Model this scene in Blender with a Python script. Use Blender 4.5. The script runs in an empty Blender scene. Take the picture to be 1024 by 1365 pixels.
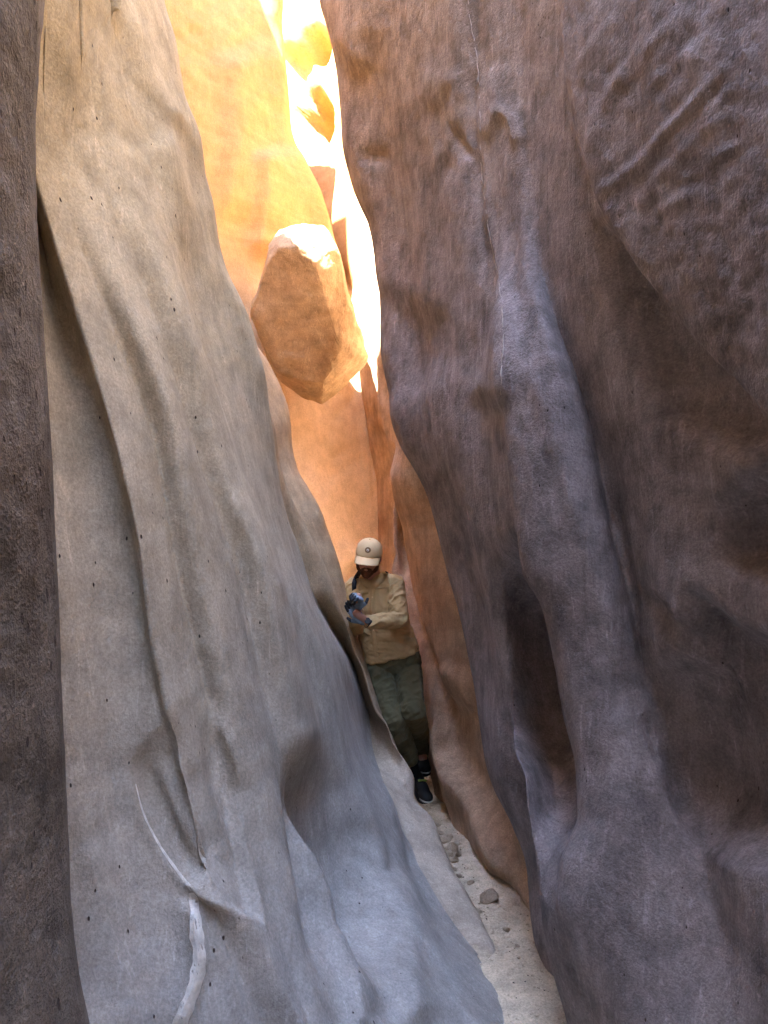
import bpy, bmesh, math, random
import numpy as np
from mathutils import Vector, Matrix

random.seed(7)
RNG = np.random.default_rng(11)
scene = bpy.context.scene
COL = scene.collection
R = math.radians

# ------------------------------------------------------------------ camera
FPX, CX, CY = 986.0, 512.0, 682.5          # focal length and centre, in pixels of a 1024 x 1365 picture
PITCH = R(3.0)
CAM = np.array([0.0, 0.0, 1.6])
FWD = np.array([0.0, math.cos(PITCH), math.sin(PITCH)])
UPV = np.array([0.0, -math.sin(PITCH), math.cos(PITCH)])
RGT = np.array([1.0, 0.0, 0.0])
cam_data = bpy.data.cameras.new('camera')
cam = bpy.data.objects.new('camera', cam_data)
COL.objects.link(cam)
cam.location = CAM
cam.rotation_euler = (R(90) + PITCH, 0, 0)
cam_data.sensor_fit = 'VERTICAL'
cam_data.sensor_height = 36.0
cam_data.lens = 36.0 * FPX / 1365.0
cam_data.clip_start = 0.02
cam_data.clip_end = 3000
scene.camera = cam

# ------------------------------------------------------------------ sky, sun, exposure
SUN_EL, SUN_AZ = R(60), R(215)             # azimuth measured clockwise from +Y: from the left, a little behind
world = bpy.data.worlds.new('World')
scene.world = world
world.use_nodes = True
wn = world.node_tree
bg = wn.nodes['Background']
sky = wn.nodes.new('ShaderNodeTexSky')
sky.sky_type = 'NISHITA'
sky.sun_disc = False
sky.sun_elevation = SUN_EL
sky.sun_rotation = SUN_AZ
sky.air_density = 1.0
sky.dust_density = 0.3
sky.ozone_density = 1.6
wn.links.new(sky.outputs[0], bg.inputs[0])
bg.inputs[1].default_value = 0.15
sun_data = bpy.data.lights.new('sun', 'SUN')
sun_data.energy = 5.0
sun_data.angle = R(0.53)
sun_data.color = (1.0, 0.93, 0.83)
sun = bpy.data.objects.new('sun', sun_data)
COL.objects.link(sun)
SUNDIR = np.array([math.sin(SUN_AZ) * math.cos(SUN_EL), math.cos(SUN_AZ) * math.cos(SUN_EL), math.sin(SUN_EL)])
sun.rotation_euler = Vector(SUNDIR).to_track_quat('Z', 'Y').to_euler()
sun.location = (0, 0, 40)
scene.view_settings.view_transform = 'Standard'
scene.view_settings.look = 'None'
scene.view_settings.gamma = 1.0
scene.view_settings.use_curve_mapping = False
scene.view_settings.exposure = 4.85
scene.render.engine = 'CYCLES'
cy = scene.cycles
cy.max_bounces = 8
cy.diffuse_bounces = 8
cy.use_adaptive_sampling = True
cy.adaptive_threshold = 0.03
cy.glossy_bounces = 3
cy.sample_clamp_indirect = 6.0
cy.use_denoising = True
cy.caustics_reflective = False
cy.caustics_refractive = False

# ------------------------------------------------------------------ helpers
def P(px, py, d):
    px, py, d = np.broadcast_arrays(np.asarray(px, float), np.asarray(py, float), np.asarray(d, float))
    return (CAM + d[..., None] * FWD + (d * (px - CX) / FPX)[..., None] * RGT
            + (d * (CY - py) / FPX)[..., None] * UPV)

def project(p):
    q = p - CAM
    d = q @ FWD
    dd = np.where(d > 0.05, d, np.nan)
    return CX + FPX * (q @ RGT) / dd, CY - FPX * (q @ UPV) / dd, d

def pchip(xk, yk, x):
    xk = np.asarray(xk, float); yk = np.asarray(yk, float)
    o = np.argsort(xk); xk = xk[o]; yk = yk[o]
    if len(xk) == 1:
        return np.full_like(np.asarray(x, float), yk[0])
    h = np.diff(xk); dl = np.diff(yk) / h
    m = np.zeros_like(yk)
    if len(xk) > 2:
        w1 = 2 * h[1:] + h[:-1]; w2 = h[1:] + 2 * h[:-1]
        with np.errstate(divide='ignore', invalid='ignore'):
            hm = (w1 + w2) / (w1 / dl[:-1] + w2 / dl[1:])
        m[1:-1] = np.where(dl[:-1] * dl[1:] > 0, hm, 0)
    m[0] = dl[0]; m[-1] = dl[-1]
    x = np.asarray(x, float)
    i = np.clip(np.searchsorted(xk, x) - 1, 0, len(h) - 1)
    t = (x - xk[i]) / h[i]
    tc = np.clip(t, 0, 1)
    y = ((2*tc**3 - 3*tc**2 + 1) * yk[i] + (tc**3 - 2*tc**2 + tc) * h[i] * m[i]
         + (-2*tc**3 + 3*tc**2) * yk[i+1] + (tc**3 - tc**2) * h[i] * m[i+1])
    y = np.where(t < 0, yk[0] + (x - xk[0]) * m[0], y)
    y = np.where(t > 1, yk[-1] + (x - xk[-1]) * m[-1], y)
    return y

_perm = np.random.default_rng(3).permutation(256)
_perm = np.concatenate([_perm, _perm, _perm])
_grad = np.random.default_rng(4).normal(size=(256, 3))
_grad /= np.linalg.norm(_grad, axis=1)[:, None]
def noise3(p):
    """gradient noise, about -1..1, at points p (n,3)"""
    i = np.floor(p).astype(int); f = p - i
    u = f * f * f * (f * (f * 6 - 15) + 10)
    i &= 255
    out = 0
    for dx in (0, 1):
        wx = u[:, 0] if dx else 1 - u[:, 0]
        for dy in (0, 1):
            wy = u[:, 1] if dy else 1 - u[:, 1]
            for dz in (0, 1):
                wz = u[:, 2] if dz else 1 - u[:, 2]
                h = _perm[_perm[_perm[(i[:, 0] + dx) & 255] + ((i[:, 1] + dy) & 255)] + ((i[:, 2] + dz) & 255)]
                g = _grad[h]
                out = out + wx * wy * wz * (g[:, 0]*(f[:, 0]-dx) + g[:, 1]*(f[:, 1]-dy) + g[:, 2]*(f[:, 2]-dz))
    return out * 1.5

def fbm(p, octaves=4, gain=0.5, lac=2.03):
    a, s, tot = 1.0, 0, 0
    for k in range(octaves):
        s = s + a * noise3(p * lac**k + 17.3 * k); tot += a; a *= gain
    return s / tot

def aniso(p, direction, stretch):
    """coordinates stretched along a direction, so that noise makes flutes along it"""
    a = np.asarray(direction, float); a = a / np.linalg.norm(a)
    return p - np.outer(p @ a, a) * (1 - 1.0 / stretch)

def smooth01(x):
    x = np.clip(x, 0, 1)
    return x * x * (3 - 2 * x)

def dist_polyline(x, y, pts):
    """unsigned distance, signed side (+ = right of travel when y points down... see cross) and arc 0..1"""
    best = np.full(x.shape, 1e9); side = np.zeros(x.shape); arc = np.zeros(x.shape)
    seg = [math.hypot(pts[i+1][0]-pts[i][0], pts[i+1][1]-pts[i][1]) for i in range(len(pts)-1)]
    tot = sum(seg); acc = 0
    for i in range(len(pts)-1):
        ax, ay = pts[i]; bx, by = pts[i+1]
        dx, dy = bx-ax, by-ay; L2 = dx*dx + dy*dy
        t = np.clip(((x-ax)*dx + (y-ay)*dy) / L2, 0, 1)
        qx, qy = ax + t*dx - x, ay + t*dy - y
        dd = np.hypot(qx, qy)
        m = dd < best
        cr = (dx*(y-ay) - dy*(x-ax))
        best = np.where(m, dd, best); side = np.where(m, np.sign(cr), side)
        arc = np.where(m, (acc + t*seg[i]) / tot, arc)
        acc += seg[i]
    return best, side, arc

def inside_poly(x, y, pts):
    c = np.zeros(x.shape, bool)
    n = len(pts)
    for i in range(n):
        x1, y1 = pts[i]; x2, y2 = pts[(i+1) % n]
        if y1 == y2: continue
        cond = ((y1 > y) != (y2 > y)) & (x < (x2-x1)*(y-y1)/(y2-y1) + x1)
        c ^= cond
    return c

def smooth_line(pts, n=40):
    pts = np.asarray(pts, float)
    s = np.concatenate([[0], np.cumsum(np.hypot(*np.diff(pts, axis=0).T))])
    t = np.linspace(0, s[-1], n)
    return list(zip(pchip(s, pts[:, 0], t), pchip(s, pts[:, 1], t)))

# features raised from or cut into a wall, placed along lines seen on the rock.
# fold: travel DOWN the line; its left-hand picture side drops away sharply, the right-hand side falls off gently
def f_fold(x, y, pts, amp, w_sharp, w_soft, trough=0.0, taper=0.15, flip=False):
    pts = smooth_line(pts, 24)
    d, side, arc = dist_polyline(x, y, pts)
    # travelling down, picture left has cross > 0 ; travelling the other way flips
    s = np.where(side > 0, -d, d)
    if flip: s = -s
    h = np.where(s >= 0, np.exp(-(np.abs(s)/w_soft)**1.5), np.exp(-(np.abs(s)/w_sharp)**2))
    h = amp*h - trough*np.exp(-((s + 2.2*w_sharp)/(1.6*w_sharp))**2)
    if taper > 0:
        h = h * smooth01(arc/taper) * smooth01((1-arc)/taper)
    return h

def f_groove(x, y, pts, amp, w, taper=0.2):
    pts = smooth_line(pts, 24)
    d, side, arc = dist_polyline(x, y, pts)
    h = amp*np.exp(-(d/w)**2)
    return h * smooth01(arc/taper + 0.001) * smooth01((1-arc)/taper + 0.001)

def f_pocket(x, y, poly, amp, w, rim=0.0):
    pts = list(poly)
    n0 = len(pts)
    pts = smooth_line(pts[-2:] + pts + pts[:3], 8*(n0 + 4))[16:16 + 8*n0] if n0 > 6 else pts
    pts = list(poly) if n0 <= 6 else pts
    d, side, arc = dist_polyline(x, y, pts + [pts[0]])
    ins = inside_poly(x, y, pts)
    s = np.where(ins, d, -d)
    h = amp*smooth01((s + 0.3*w)/w)
    if rim: h = h + rim*np.exp(-(s/(0.35*w))**2)
    return h

# ------------------------------------------------------------------ materials
MATS = {}
def new_mat(name):
    m = bpy.data.materials.new(name); m.use_nodes = True
    nt = m.node_tree
    return m, nt, nt.nodes['Principled BSDF']

def N(nt, kind, **kw):
    n = nt.nodes.new(kind)
    for k, v in kw.items():
        if hasattr(n, k): setattr(n, k, v)
        else: n.inputs[k].default_value = v
    return n

def ramp(nt, src, stops):
    r = nt.nodes.new('ShaderNodeValToRGB')
    e = r.color_ramp.elements
    while len(e) < len(stops): e.new(0.5)
    for k, (p, c) in enumerate(stops):
        e[k].position = p
        e[k].color = (c[0], c[1], c[2], 1) if isinstance(c, tuple) else (c, c, c, 1)
    nt.links.new(src, r.inputs[0])
    return r.outputs[0]

def mixc(nt, a, b, fac, mode='MIX'):
    m = nt.nodes.new('ShaderNodeMix'); m.data_type = 'RGBA'; m.blend_type = mode
    for sock, v in ((m.inputs[0], fac), (m.inputs[6], a), (m.inputs[7], b)):
        if hasattr(v, 'is_output') or isinstance(v, bpy.types.NodeSocket): nt.links.new(v, sock)
        elif isinstance(v, (int, float)): sock.default_value = v
        else: sock.default_value = (*v, 1)
    return m.outputs[2]

def rock_mat(name, c1, c2, c3, bed=(0.25, 0.1, 1.0), bed_scale=5.0, flute=(0.25, 0.0, -1.0), pits=0.5,
             grain=1.0, streak=0.5, dark=None, dark_amt=0.0, rough=0.9,
             low=None, low_z=(0.0, 1.0), mottle=1.0, scuff=0.5, relief=1.0):
    m, nt, bs = new_mat(name); L = nt.links
    tc = N(nt, 'ShaderNodeTexCoord'); pos = tc.outputs['Object']
    def mapped(direction, along, across):
        a = Vector(direction).normalized()
        q = a.to_track_quat('Z', 'Y').inverted()
        mp = N(nt, 'ShaderNodeMapping'); mp.vector_type = 'POINT'
        mp.inputs['Rotation'].default_value = q.to_euler()
        mp.inputs['Scale'].default_value = (across, across, along)
        L.new(pos, mp.inputs['Vector'])
        return mp.outputs[0]
    big = N(nt, 'ShaderNodeTexNoise', **{'Scale': 0.9, 'Detail': 3.0, 'Roughness': 0.6, 'Distortion': 0.4}); L.new(pos, big.inputs['Vector'])
    beds = N(nt, 'ShaderNodeTexNoise', **{'Scale': 1.0, 'Detail': 4.0, 'Roughness': 0.65, 'Distortion': 0.3})
    L.new(mapped(bed, bed_scale, bed_scale*0.09), beds.inputs['Vector'])
    strk = N(nt, 'ShaderNodeTexNoise', **{'Scale': 1.0, 'Detail': 4.0, 'Roughness': 0.7, 'Distortion': 0.6})
    L.new(mapped(flute, 2.2, 16.0), strk.inputs['Vector'])
    mid = N(nt, 'ShaderNodeTexNoise', **{'Scale': 7.0, 'Detail': 5.0, 'Roughness': 0.72}); L.new(pos, mid.inputs['Vector'])
    fine = N(nt, 'ShaderNodeTexNoise', **{'Scale': 130.0, 'Detail': 2.0, 'Roughness': 0.75}); L.new(pos, fine.inputs['Vector'])
    col = mixc(nt, c1, c2, ramp(nt, big.outputs[0], [(0.36, 0.0), (0.64, 1.0)]))
    col = mixc(nt, col, c3, ramp(nt, beds.outputs[0], [(0.45, 0.0), (0.68, 0.75)]))
    if dark:
        patch = N(nt, 'ShaderNodeTexNoise', **{'Scale': 1.5, 'Detail': 5.0, 'Roughness': 0.55, 'Distortion': 0.8}); L.new(pos, patch.inputs['Vector'])
        col = mixc(nt, col, dark, ramp(nt, patch.outputs[0], [(0.50, 0.0), (0.66, dark_amt)]))
    if low:                                                      # a second colour lower down, putting uneven light into the rock colour
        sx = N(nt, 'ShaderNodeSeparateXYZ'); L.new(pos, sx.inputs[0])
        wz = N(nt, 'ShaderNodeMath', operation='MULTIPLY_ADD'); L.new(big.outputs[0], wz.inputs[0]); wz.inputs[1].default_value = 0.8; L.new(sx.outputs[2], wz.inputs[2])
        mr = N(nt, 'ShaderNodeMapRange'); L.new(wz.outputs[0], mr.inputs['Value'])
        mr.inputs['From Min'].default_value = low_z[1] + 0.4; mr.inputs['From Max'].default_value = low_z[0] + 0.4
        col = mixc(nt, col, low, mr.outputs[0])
    sv = ramp(nt, strk.outputs[0], [(0.3, 1 - 0.38*streak), (0.7, 1 + 0.0*streak)])
    col = mixc(nt, col, sv, 1.0, 'MULTIPLY')
    col = mixc(nt, col, ramp(nt, mid.outputs[0], [(0.32, 1 - 0.42*mottle), (0.60, 1.0)]), 1.0, 'MULTIPLY')
    col = mixc(nt, col, ramp(nt, fine.outputs[0], [(0.32, 0.66), (0.68, 1.0)]), 0.9*grain if grain < 1.1 else 1.0, 'MULTIPLY')
    scf = N(nt, 'ShaderNodeTexNoise', **{'Scale': 1.0, 'Detail': 3.0, 'Roughness': 0.6, 'Distortion': 1.2}); L.new(mapped(flute, 5.0, 34.0), scf.inputs['Vector'])
    col = mixc(nt, col, mixc(nt, col, (1.5, 1.5, 1.55), 1.0, 'MULTIPLY'), ramp(nt, scf.outputs[0], [(0.60, 0.0), (0.70, scuff)]))
    # small dark pits
    vor = N(nt, 'ShaderNodeTexVoronoi', **{'Scale': 1.0}); L.new(mapped(flute, 13.0, 24.0), vor.inputs['Vector'])
    pn = N(nt, 'ShaderNodeTexNoise', **{'Scale': 3.1, 'Detail': 2.0}); L.new(pos, pn.inputs['Vector'])
    thr = N(nt, 'ShaderNodeMath', operation='MULTIPLY'); L.new(pn.outputs[0], thr.inputs[0]); thr.inputs[1].default_value = 0.27*pits
    sub = N(nt, 'ShaderNodeMath', operation='SUBTRACT'); L.new(thr.outputs[0], sub.inputs[0]); L.new(vor.outputs['Distance'], sub.inputs[1])
    pm = N(nt, 'ShaderNodeMapRange'); L.new(sub.outputs[0], pm.inputs['Value'])
    pm.inputs['From Min'].default_value = 0.0; pm.inputs['From Max'].default_value = 0.03
    col = mixc(nt, col, (0.05, 0.035, 0.03), pm.outputs[0])
    L.new(col, bs.inputs['Base Color'])
    bs.inputs['Roughness'].default_value = rough
    bs.inputs['Specular IOR Level'].default_value = 0.25
    # fine relief
    def bump(h, strength, dist, prev=None):
        b = N(nt, 'ShaderNodeBump'); b.inputs['Strength'].default_value = strength; b.inputs['Distance'].default_value = dist
        L.new(h, b.inputs['Height'])
        if prev is not None: L.new(prev, b.inputs['Normal'])
        return b.outputs[0]
    def madd(a, k, prev=None):
        n = N(nt, 'ShaderNodeMath', operation='MULTIPLY_ADD'); L.new(a, n.inputs[0]); n.inputs[1].default_value = k
        if prev is None: n.inputs[2].default_value = 0.0
        else: L.new(prev, n.inputs[2])
        return n.outputs[0]
    hh = madd(fine.outputs[0], 0.0034*grain*relief)
    hh = madd(mid.outputs[0], 0.018*mottle*relief, hh)
    hh = madd(strk.outputs[0], 0.0085*(0.5 + streak)*relief, hh)
    hh = madd(pm.outputs[0], -0.004, hh)
    nrm = bump(hh, 1.0, 1.0)
    L.new(nrm, bs.inputs['Normal'])
    MATS[name] = m
    return m

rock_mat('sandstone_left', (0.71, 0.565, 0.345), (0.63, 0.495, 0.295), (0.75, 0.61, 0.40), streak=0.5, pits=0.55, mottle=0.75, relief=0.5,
         low=(0.485, 0.44, 0.395), low_z=(0.6, 2.7))  # golden bounce above and blue sky light below painted into the colour
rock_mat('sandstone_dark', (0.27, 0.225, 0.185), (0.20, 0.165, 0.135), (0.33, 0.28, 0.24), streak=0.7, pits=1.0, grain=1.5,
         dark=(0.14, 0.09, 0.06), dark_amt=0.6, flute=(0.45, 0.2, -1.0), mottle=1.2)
rock_mat('sandstone_right', (0.58, 0.44, 0.31), (0.48, 0.36, 0.255), (0.63, 0.49, 0.36), streak=0.9, pits=0.5,
         dark=(0.21, 0.14, 0.10), dark_amt=0.6, flute=(0.3, 0.15, -1.0), grain=1.2, mottle=1.2, scuff=0.7, relief=0.7,
         low=(0.41, 0.34, 0.325), low_z=(2.6, 4.8))  # upper tan put in to make the bounced light golden, greyer below
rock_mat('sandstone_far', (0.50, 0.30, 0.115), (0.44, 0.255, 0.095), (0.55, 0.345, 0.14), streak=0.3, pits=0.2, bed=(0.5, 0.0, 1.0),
         low=(0.84, 0.62, 0.42), low_z=(2.2, 4.8), mottle=0.5, scuff=0.1, relief=0.6)  # paler below, brightness painted in where the back wall gets little light
rock_mat('sandstone_rib', (0.68, 0.49, 0.29), (0.60, 0.42, 0.24), (0.72, 0.54, 0.345), streak=0.35, pits=0.1, low=(0.64, 0.52, 0.40), low_z=(0.3, 1.0), mottle=0.8, relief=0.6)  # orange slot glow painted into the rib colour, paler toward the lit ledge
rock_mat('sandstone_middle', (0.78, 0.55, 0.37), (0.69, 0.46, 0.305), (0.80, 0.60, 0.44), streak=0.6, pits=0.15,
         dark=(0.34, 0.20, 0.12), dark_amt=0.55, flute=(0.35, -0.2, -1.0), mottle=0.9, relief=0.7)
rock_mat('sandstone_block', (0.62, 0.44, 0.26), (0.55, 0.385, 0.22), (0.67, 0.51, 0.33), streak=0.25, pits=0.1, bed=(0.6, 0.3, 1.0), bed_scale=6.0, mottle=0.9)
rock_mat('sand_floor', (0.84, 0.68, 0.48), (0.76, 0.61, 0.43), (0.86, 0.71, 0.52), streak=0.1, pits=0.7, grain=1.4, mottle=0.9, scuff=0.0)
rock_mat('floor_stone', (0.80, 0.63, 0.45), (0.70, 0.54, 0.38), (0.82, 0.66, 0.48), streak=0.2, pits=0.2, mottle=0.6, scuff=0.0)

def plain_mat(name, col, rough=0.8, var=0.15, scale=40.0, bump=0.2, weave=0.0, sheen=0.0, spec=0.3):
    m, nt, bs = new_mat(name); L = nt.links
    tc = N(nt, 'ShaderNodeTexCoord')
    n1 = N(nt, 'ShaderNodeTexNoise', **{'Scale': scale, 'Detail': 5.0, 'Roughness': 0.65}); L.new(tc.outputs['Object'], n1.inputs['Vector'])
    c = mixc(nt, col, ramp(nt, n1.outputs[0], [(0.3, 1 - var), (0.7, 1.0)]), 1.0, 'MULTIPLY')
    L.new(c, bs.inputs['Base Color'])
    bs.inputs['Roughness'].default_value = rough
    bs.inputs['Specular IOR Level'].default_value = spec
    b = N(nt, 'ShaderNodeBump'); b.inputs['Strength'].default_value = bump; b.inputs['Distance'].default_value = 0.004
    L.new(n1.outputs[0], b.inputs['Height']); L.new(b.outputs[0], bs.inputs['Normal'])
    if sheen: bs.inputs['Sheen Weight'].default_value = sheen
    MATS[name] = m
    return m

# ------------------------------------------------------------------ mesh building
def mesh_obj(name, verts, faces, mat, parent=None, smooth=True):
    me = bpy.data.meshes.new(name)
    me.from_pydata([tuple(v) for v in verts], [], [tuple(f) for f in faces])
    me.update()
    if smooth: me.polygons.foreach_set('use_smooth', np.ones(len(me.polygons), bool))
    o = bpy.data.objects.new(name, me); COL.objects.link(o)
    if mat: me.materials.append(MATS[mat] if isinstance(mat, str) else mat)
    if parent: o.parent = parent
    return o

def grid_obj(name, V, mat, flip=False):
    """V: rows x cols x 3 -> quad grid mesh, built with foreach_set"""
    r, c = V.shape[:2]
    idx = np.arange(r*c).reshape(r, c)
    q = np.stack([idx[:-1, :-1], idx[1:, :-1], idx[1:, 1:], idx[:-1, 1:]], -1).reshape(-1, 4)
    if flip: q = q[:, ::-1]
    me = bpy.data.meshes.new(name)
    me.vertices.add(r*c); me.vertices.foreach_set('co', V.reshape(-1).astype(np.float32))
    nq = len(q)
    me.loops.add(nq*4); me.loops.foreach_set('vertex_index', q.reshape(-1).astype(np.int32))
    me.polygons.add(nq)
    me.polygons.foreach_set('loop_start', (np.arange(nq)*4).astype(np.int32))
    me.polygons.foreach_set('use_smooth', np.ones(nq, bool))
    me.update(calc_edges=True); me.validate()
    o = bpy.data.objects.new(name, me); COL.objects.link(o)
    me.materials.append(MATS[mat])
    return o

def grid_normals(V):
    du = np.gradient(V, axis=1); dv = np.gradient(V, axis=0)
    n = np.cross(dv, du)
    n /= np.linalg.norm(n, axis=-1, keepdims=True) + 1e-9
    return n

class Rail:
    """one line down a wall: its place in the picture and its own distance from the camera"""
    def __init__(self, px, d, k=None):
        self.px = px; self.d = d; self.k = k
    def at(self, rows):
        x = pchip(*zip(*self.px), rows) if len(self.px) > 1 else np.full(rows.shape, float(self.px[0][1]))
        dd = pchip(*zip(*self.d), rows) if isinstance(self.d, list) else np.full(rows.shape, float(self.d))
        lo, hi = (min(v for _, v in self.d), max(v for _, v in self.d)) if isinstance(self.d, list) else (self.d, self.d)
        dd = np.clip(dd, 0.75*lo, 1.3*hi)
        return P(x, rows, dd)
class Post:
    """one upright line given in metres: (z, x, y)"""
    def __init__(self, pts, k=None):
        self.pts = pts; self.k = k
    def at(self, rows):
        z = 4.5 - (rows - rows[0]) / (rows[-1] - rows[0]) * 5.2
        x = pchip([p[0] for p in self.pts], [p[1] for p in self.pts], z) if len(self.pts) > 1 else np.full(rows.shape, self.pts[0][1])
        y = pchip([p[0] for p in self.pts], [p[2] for p in self.pts], z) if len(self.pts) > 1 else np.full(rows.shape, self.pts[0][2])
        return np.stack([x, y, z], -1)

def loft(rails, rows, kdef=14):
    C = np.stack([r.at(rows) for r in rails], 1)            # rows x rails x 3
    n = C.shape[1]
    seg = np.sqrt(np.linalg.norm(np.diff(C, axis=1), axis=-1)) + 1e-4   # centripetal
    D = np.diff(C, axis=1) / seg[..., None]
    M = np.zeros_like(C)
    a = seg[:, :-1, None]; b = seg[:, 1:, None]
    M[:, 1:-1] = (D[:, :-1]*b + D[:, 1:]*a) / (a + b)
    M[:, 0] = D[:, 0]; M[:, -1] = D[:, -1]
    out = []; rail_col = []
    col = 0
    for i in range(n-1):
        k = rails[i].k or kdef
        t = np.linspace(0, 1, k, endpoint=False)
        if i == n-2: t = np.linspace(0, 1, k+1)
        h = seg[:, i, None, None]
        tt = t[None, :, None]
        p = ((2*tt**3 - 3*tt**2 + 1)*C[:, i, None] + (tt**3 - 2*tt**2 + tt)*h*M[:, i, None]
             + (-2*tt**3 + 3*tt**2)*C[:, i+1, None] + (tt**3 - tt**2)*h*M[:, i+1, None])
        out.append(p); rail_col.append(col); col += k
    rail_col.append(col)
    return np.concatenate(out, 1), rail_col

def displace(V, fun, blur=2):
    n = grid_normals(V)
    px, py, d = project(V.reshape(-1, 3))
    amt = fun(V.reshape(-1, 3), np.nan_to_num(px, nan=-9999), np.nan_to_num(py, nan=-9999), d).reshape(V.shape[:2])
    for _ in range(blur):
        for ax in (0, 1):
            a = np.concatenate([amt.take([0], ax), amt, amt.take([-1], ax)], ax)
            s0 = [slice(None)]*2; s1 = [slice(None)]*2; s2 = [slice(None)]*2
            s0[ax] = slice(0, -2); s1[ax] = slice(1, -1); s2[ax] = slice(2, None)
            amt = 0.25*a[tuple(s0)] + 0.5*a[tuple(s1)] + 0.25*a[tuple(s2)]
    return V + n * amt[..., None]

def cap_rows(V, rim, lean, outward, steps=26, low=-0.8):
    """carry a wall on above the picture to its rim and out over the mesa, and down below the floor"""
    rz0 = rim(V[0])
    over = np.maximum(V[..., 2] - rz0[None], 0)                 # nothing stands above the rim
    V = V.copy()
    V[..., 2] -= 0.96*over
    V[..., :2] += outward[None]*over[..., None]*0.8
    top = V[0]
    ups = []
    rz = rim(top); lx = lean(top)
    for k in range(steps, 0, -1):
        t = k / steps
        p = top.copy()
        p[:, 2] = top[:, 2] + (np.maximum(rz, top[:, 2] + 0.1) - top[:, 2]) * t
        p[:, :2] += lx * (p[:, 2] - top[:, 2])[:, None]
        ups.append(p)
    ups = np.array(ups)
    sh = ups.shape
    q = ups.reshape(-1, 3)
    ups = (q + 0.25*np.stack([noise3(q*0.9), noise3(q*0.9 + 31), noise3(q*0.9 + 57)], -1)
           * np.repeat(np.linspace(1, 0, steps), sh[1])[:, None]).reshape(sh)
    rimrow = ups[0]
    outs = []
    for dist, rise in ((26, 1.5), (9, 1.1), (3, 0.7), (1.0, 0.35), (0.3, 0.12)):
        p = rimrow.copy(); p[:, :2] += outward * dist; p[:, 2] += rise
        outs.append(p)
    bot = V[-1].copy(); bot[:, 2] = np.minimum(bot[:, 2] - 0.1, low)
    return np.concatenate([np.array(outs), ups, V, bot[None]], 0)
# ------------------------------------------------------------------ the canyon walls
def structure(o):
    o['kind'] = 'structure'
    return o

ROWS = np.arange(-480, 1705, 4.0)
FLUTE_L = P(360, 850, 2.4) - P(150, 250, 2.2)

# ---- left wall: dark recess, blue hollow, the big fluted fin, its edge and the thin rib behind it
F4 = [(-480,188),(0,215),(60,231),(100,236),(130,240),(190,262),(230,272),(280,285),(320,290),(360,300),(395,317),(420,328),
      (470,343),(500,352),(540,357),(590,365),(640,372),(690,383),(730,398),(770,410),(801,420),(837,438),(870,453),(894,459),
      (927,465),(960,474),(1000,489),(1039,507),(1069,525),(1100,537),(1150,545),(1190,560),(1225,590),(1265,620),(1300,650),
      (1320,668),(1365,705),(1700,860)]
F6 = [(-480,170),(0,200),(300,270),(480,343),(528,355),(568,369),(616,376),(662,390),(700,408),(765,438),(810,453),(834,462),(870,474),
      (888,483),(918,492),(945,501),(966,516),(990,525),(1014,540),(1041,555),(1063,560),(1090,579),(1130,592),(1165,606),(1195,622),
      (1230,640),(1265,656),(1300,674),(1330,696),(1365,728),(1700,880)]
F6B = [(-480,160),(0,190),(300,262),(450,335),(491,361),(557,386),(594,389),(627,397),(649,410),(682,428),(709,437),(739,448),(770,457),
       (830,470),(870,482),(1000,530),(1100,570),(1200,610),(1365,700),(1700,860)]
F4D = [(-480,2.9),(0,3.0),(400,3.2),(800,3.5),(1000,3.6),(1150,3.3),(1265,2.95),(1365,2.65),(1700,2.0)]
G1 = [(-480,95),(0,90),(180,88),(300,128),(440,185),(500,208),(545,225),(635,245),(720,258),(820,280),(905,300),(1000,325),(1100,352),(1365,425),(1700,545)]
G2 = [(-480,125),(0,132),(200,160),(330,206),(420,240),(490,262),(560,282),(640,305),(700,330),(770,355),(850,371),(930,385),(1000,402),(1100,430),(1200,458),(1365,515),(1700,640)]
G3 = [(-480,158),(0,178),(130,206),(200,234),(290,248),(340,250),(400,262),(480,290),(560,318),(640,343),(700,362),(760,385),(820,408),(880,428),(940,442),(1000,458),(1100,498),(1200,540),(1365,630),(1700,765)]
FE = [(-480,60),(0,42),(180,36),(260,55),(360,85),(470,120),(580,152),(720,185),(860,206),(950,226),(1100,262),(1365,335),(1700,440)]
KY = np.array([-480, -200, 0, 150, 300, 450, 600, 750, 900, 1000, 1100, 1200, 1365, 1700], float)
def at(line, y): return pchip(*zip(*line), y)
def between(a, b, t, off=0.0): return [(yy, v) for yy, v in zip(KY, at(a, KY)*(1-t) + at(b, KY)*t + off)]
def deep(base, amp):
    """distance along a fold: a base distance plus a fold height that dies out at both ends"""
    env = np.interp(KY, [-480, 300, 500, 900, 1060, 1700], [0.0, 0.1, 1.0, 1.0, 0.25, 0.1])
    return [(yy, v) for yy, v in zip(KY, pchip(*zip(*base), KY) + amp*env)]
def beside(a, b, da, db, off, amp):
    """a rail off pixels to the left of line b, resting on the even slope from a to b"""
    xa, xb = at(a, KY), at(b, KY)
    x = xb - np.minimum(off, 0.6*(xb - xa)); t = (x - xa)/(xb - xa)
    base = pchip(*zip(*da), KY)*(1-t) + pchip(*zip(*db), KY)*t
    return Rail(list(zip(KY, x)), deep(list(zip(KY, base)), amp), 10)
D1 = [(-480,1.95),(0,1.95),(400,1.98),(600,2.02),(1000,2.02),(1365,1.84),(1700,1.56)]
D2 = [(-480,2.15),(0,2.15),(400,2.22),(600,2.28),(1000,2.32),(1200,2.25),(1365,2.05),(1700,1.68)]
D3 = [(-480,2.48),(0,2.5),(400,2.65),(800,2.92),(1000,2.98),(1100,3.0),(1200,2.8),(1365,2.36),(1700,1.8)]
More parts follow.
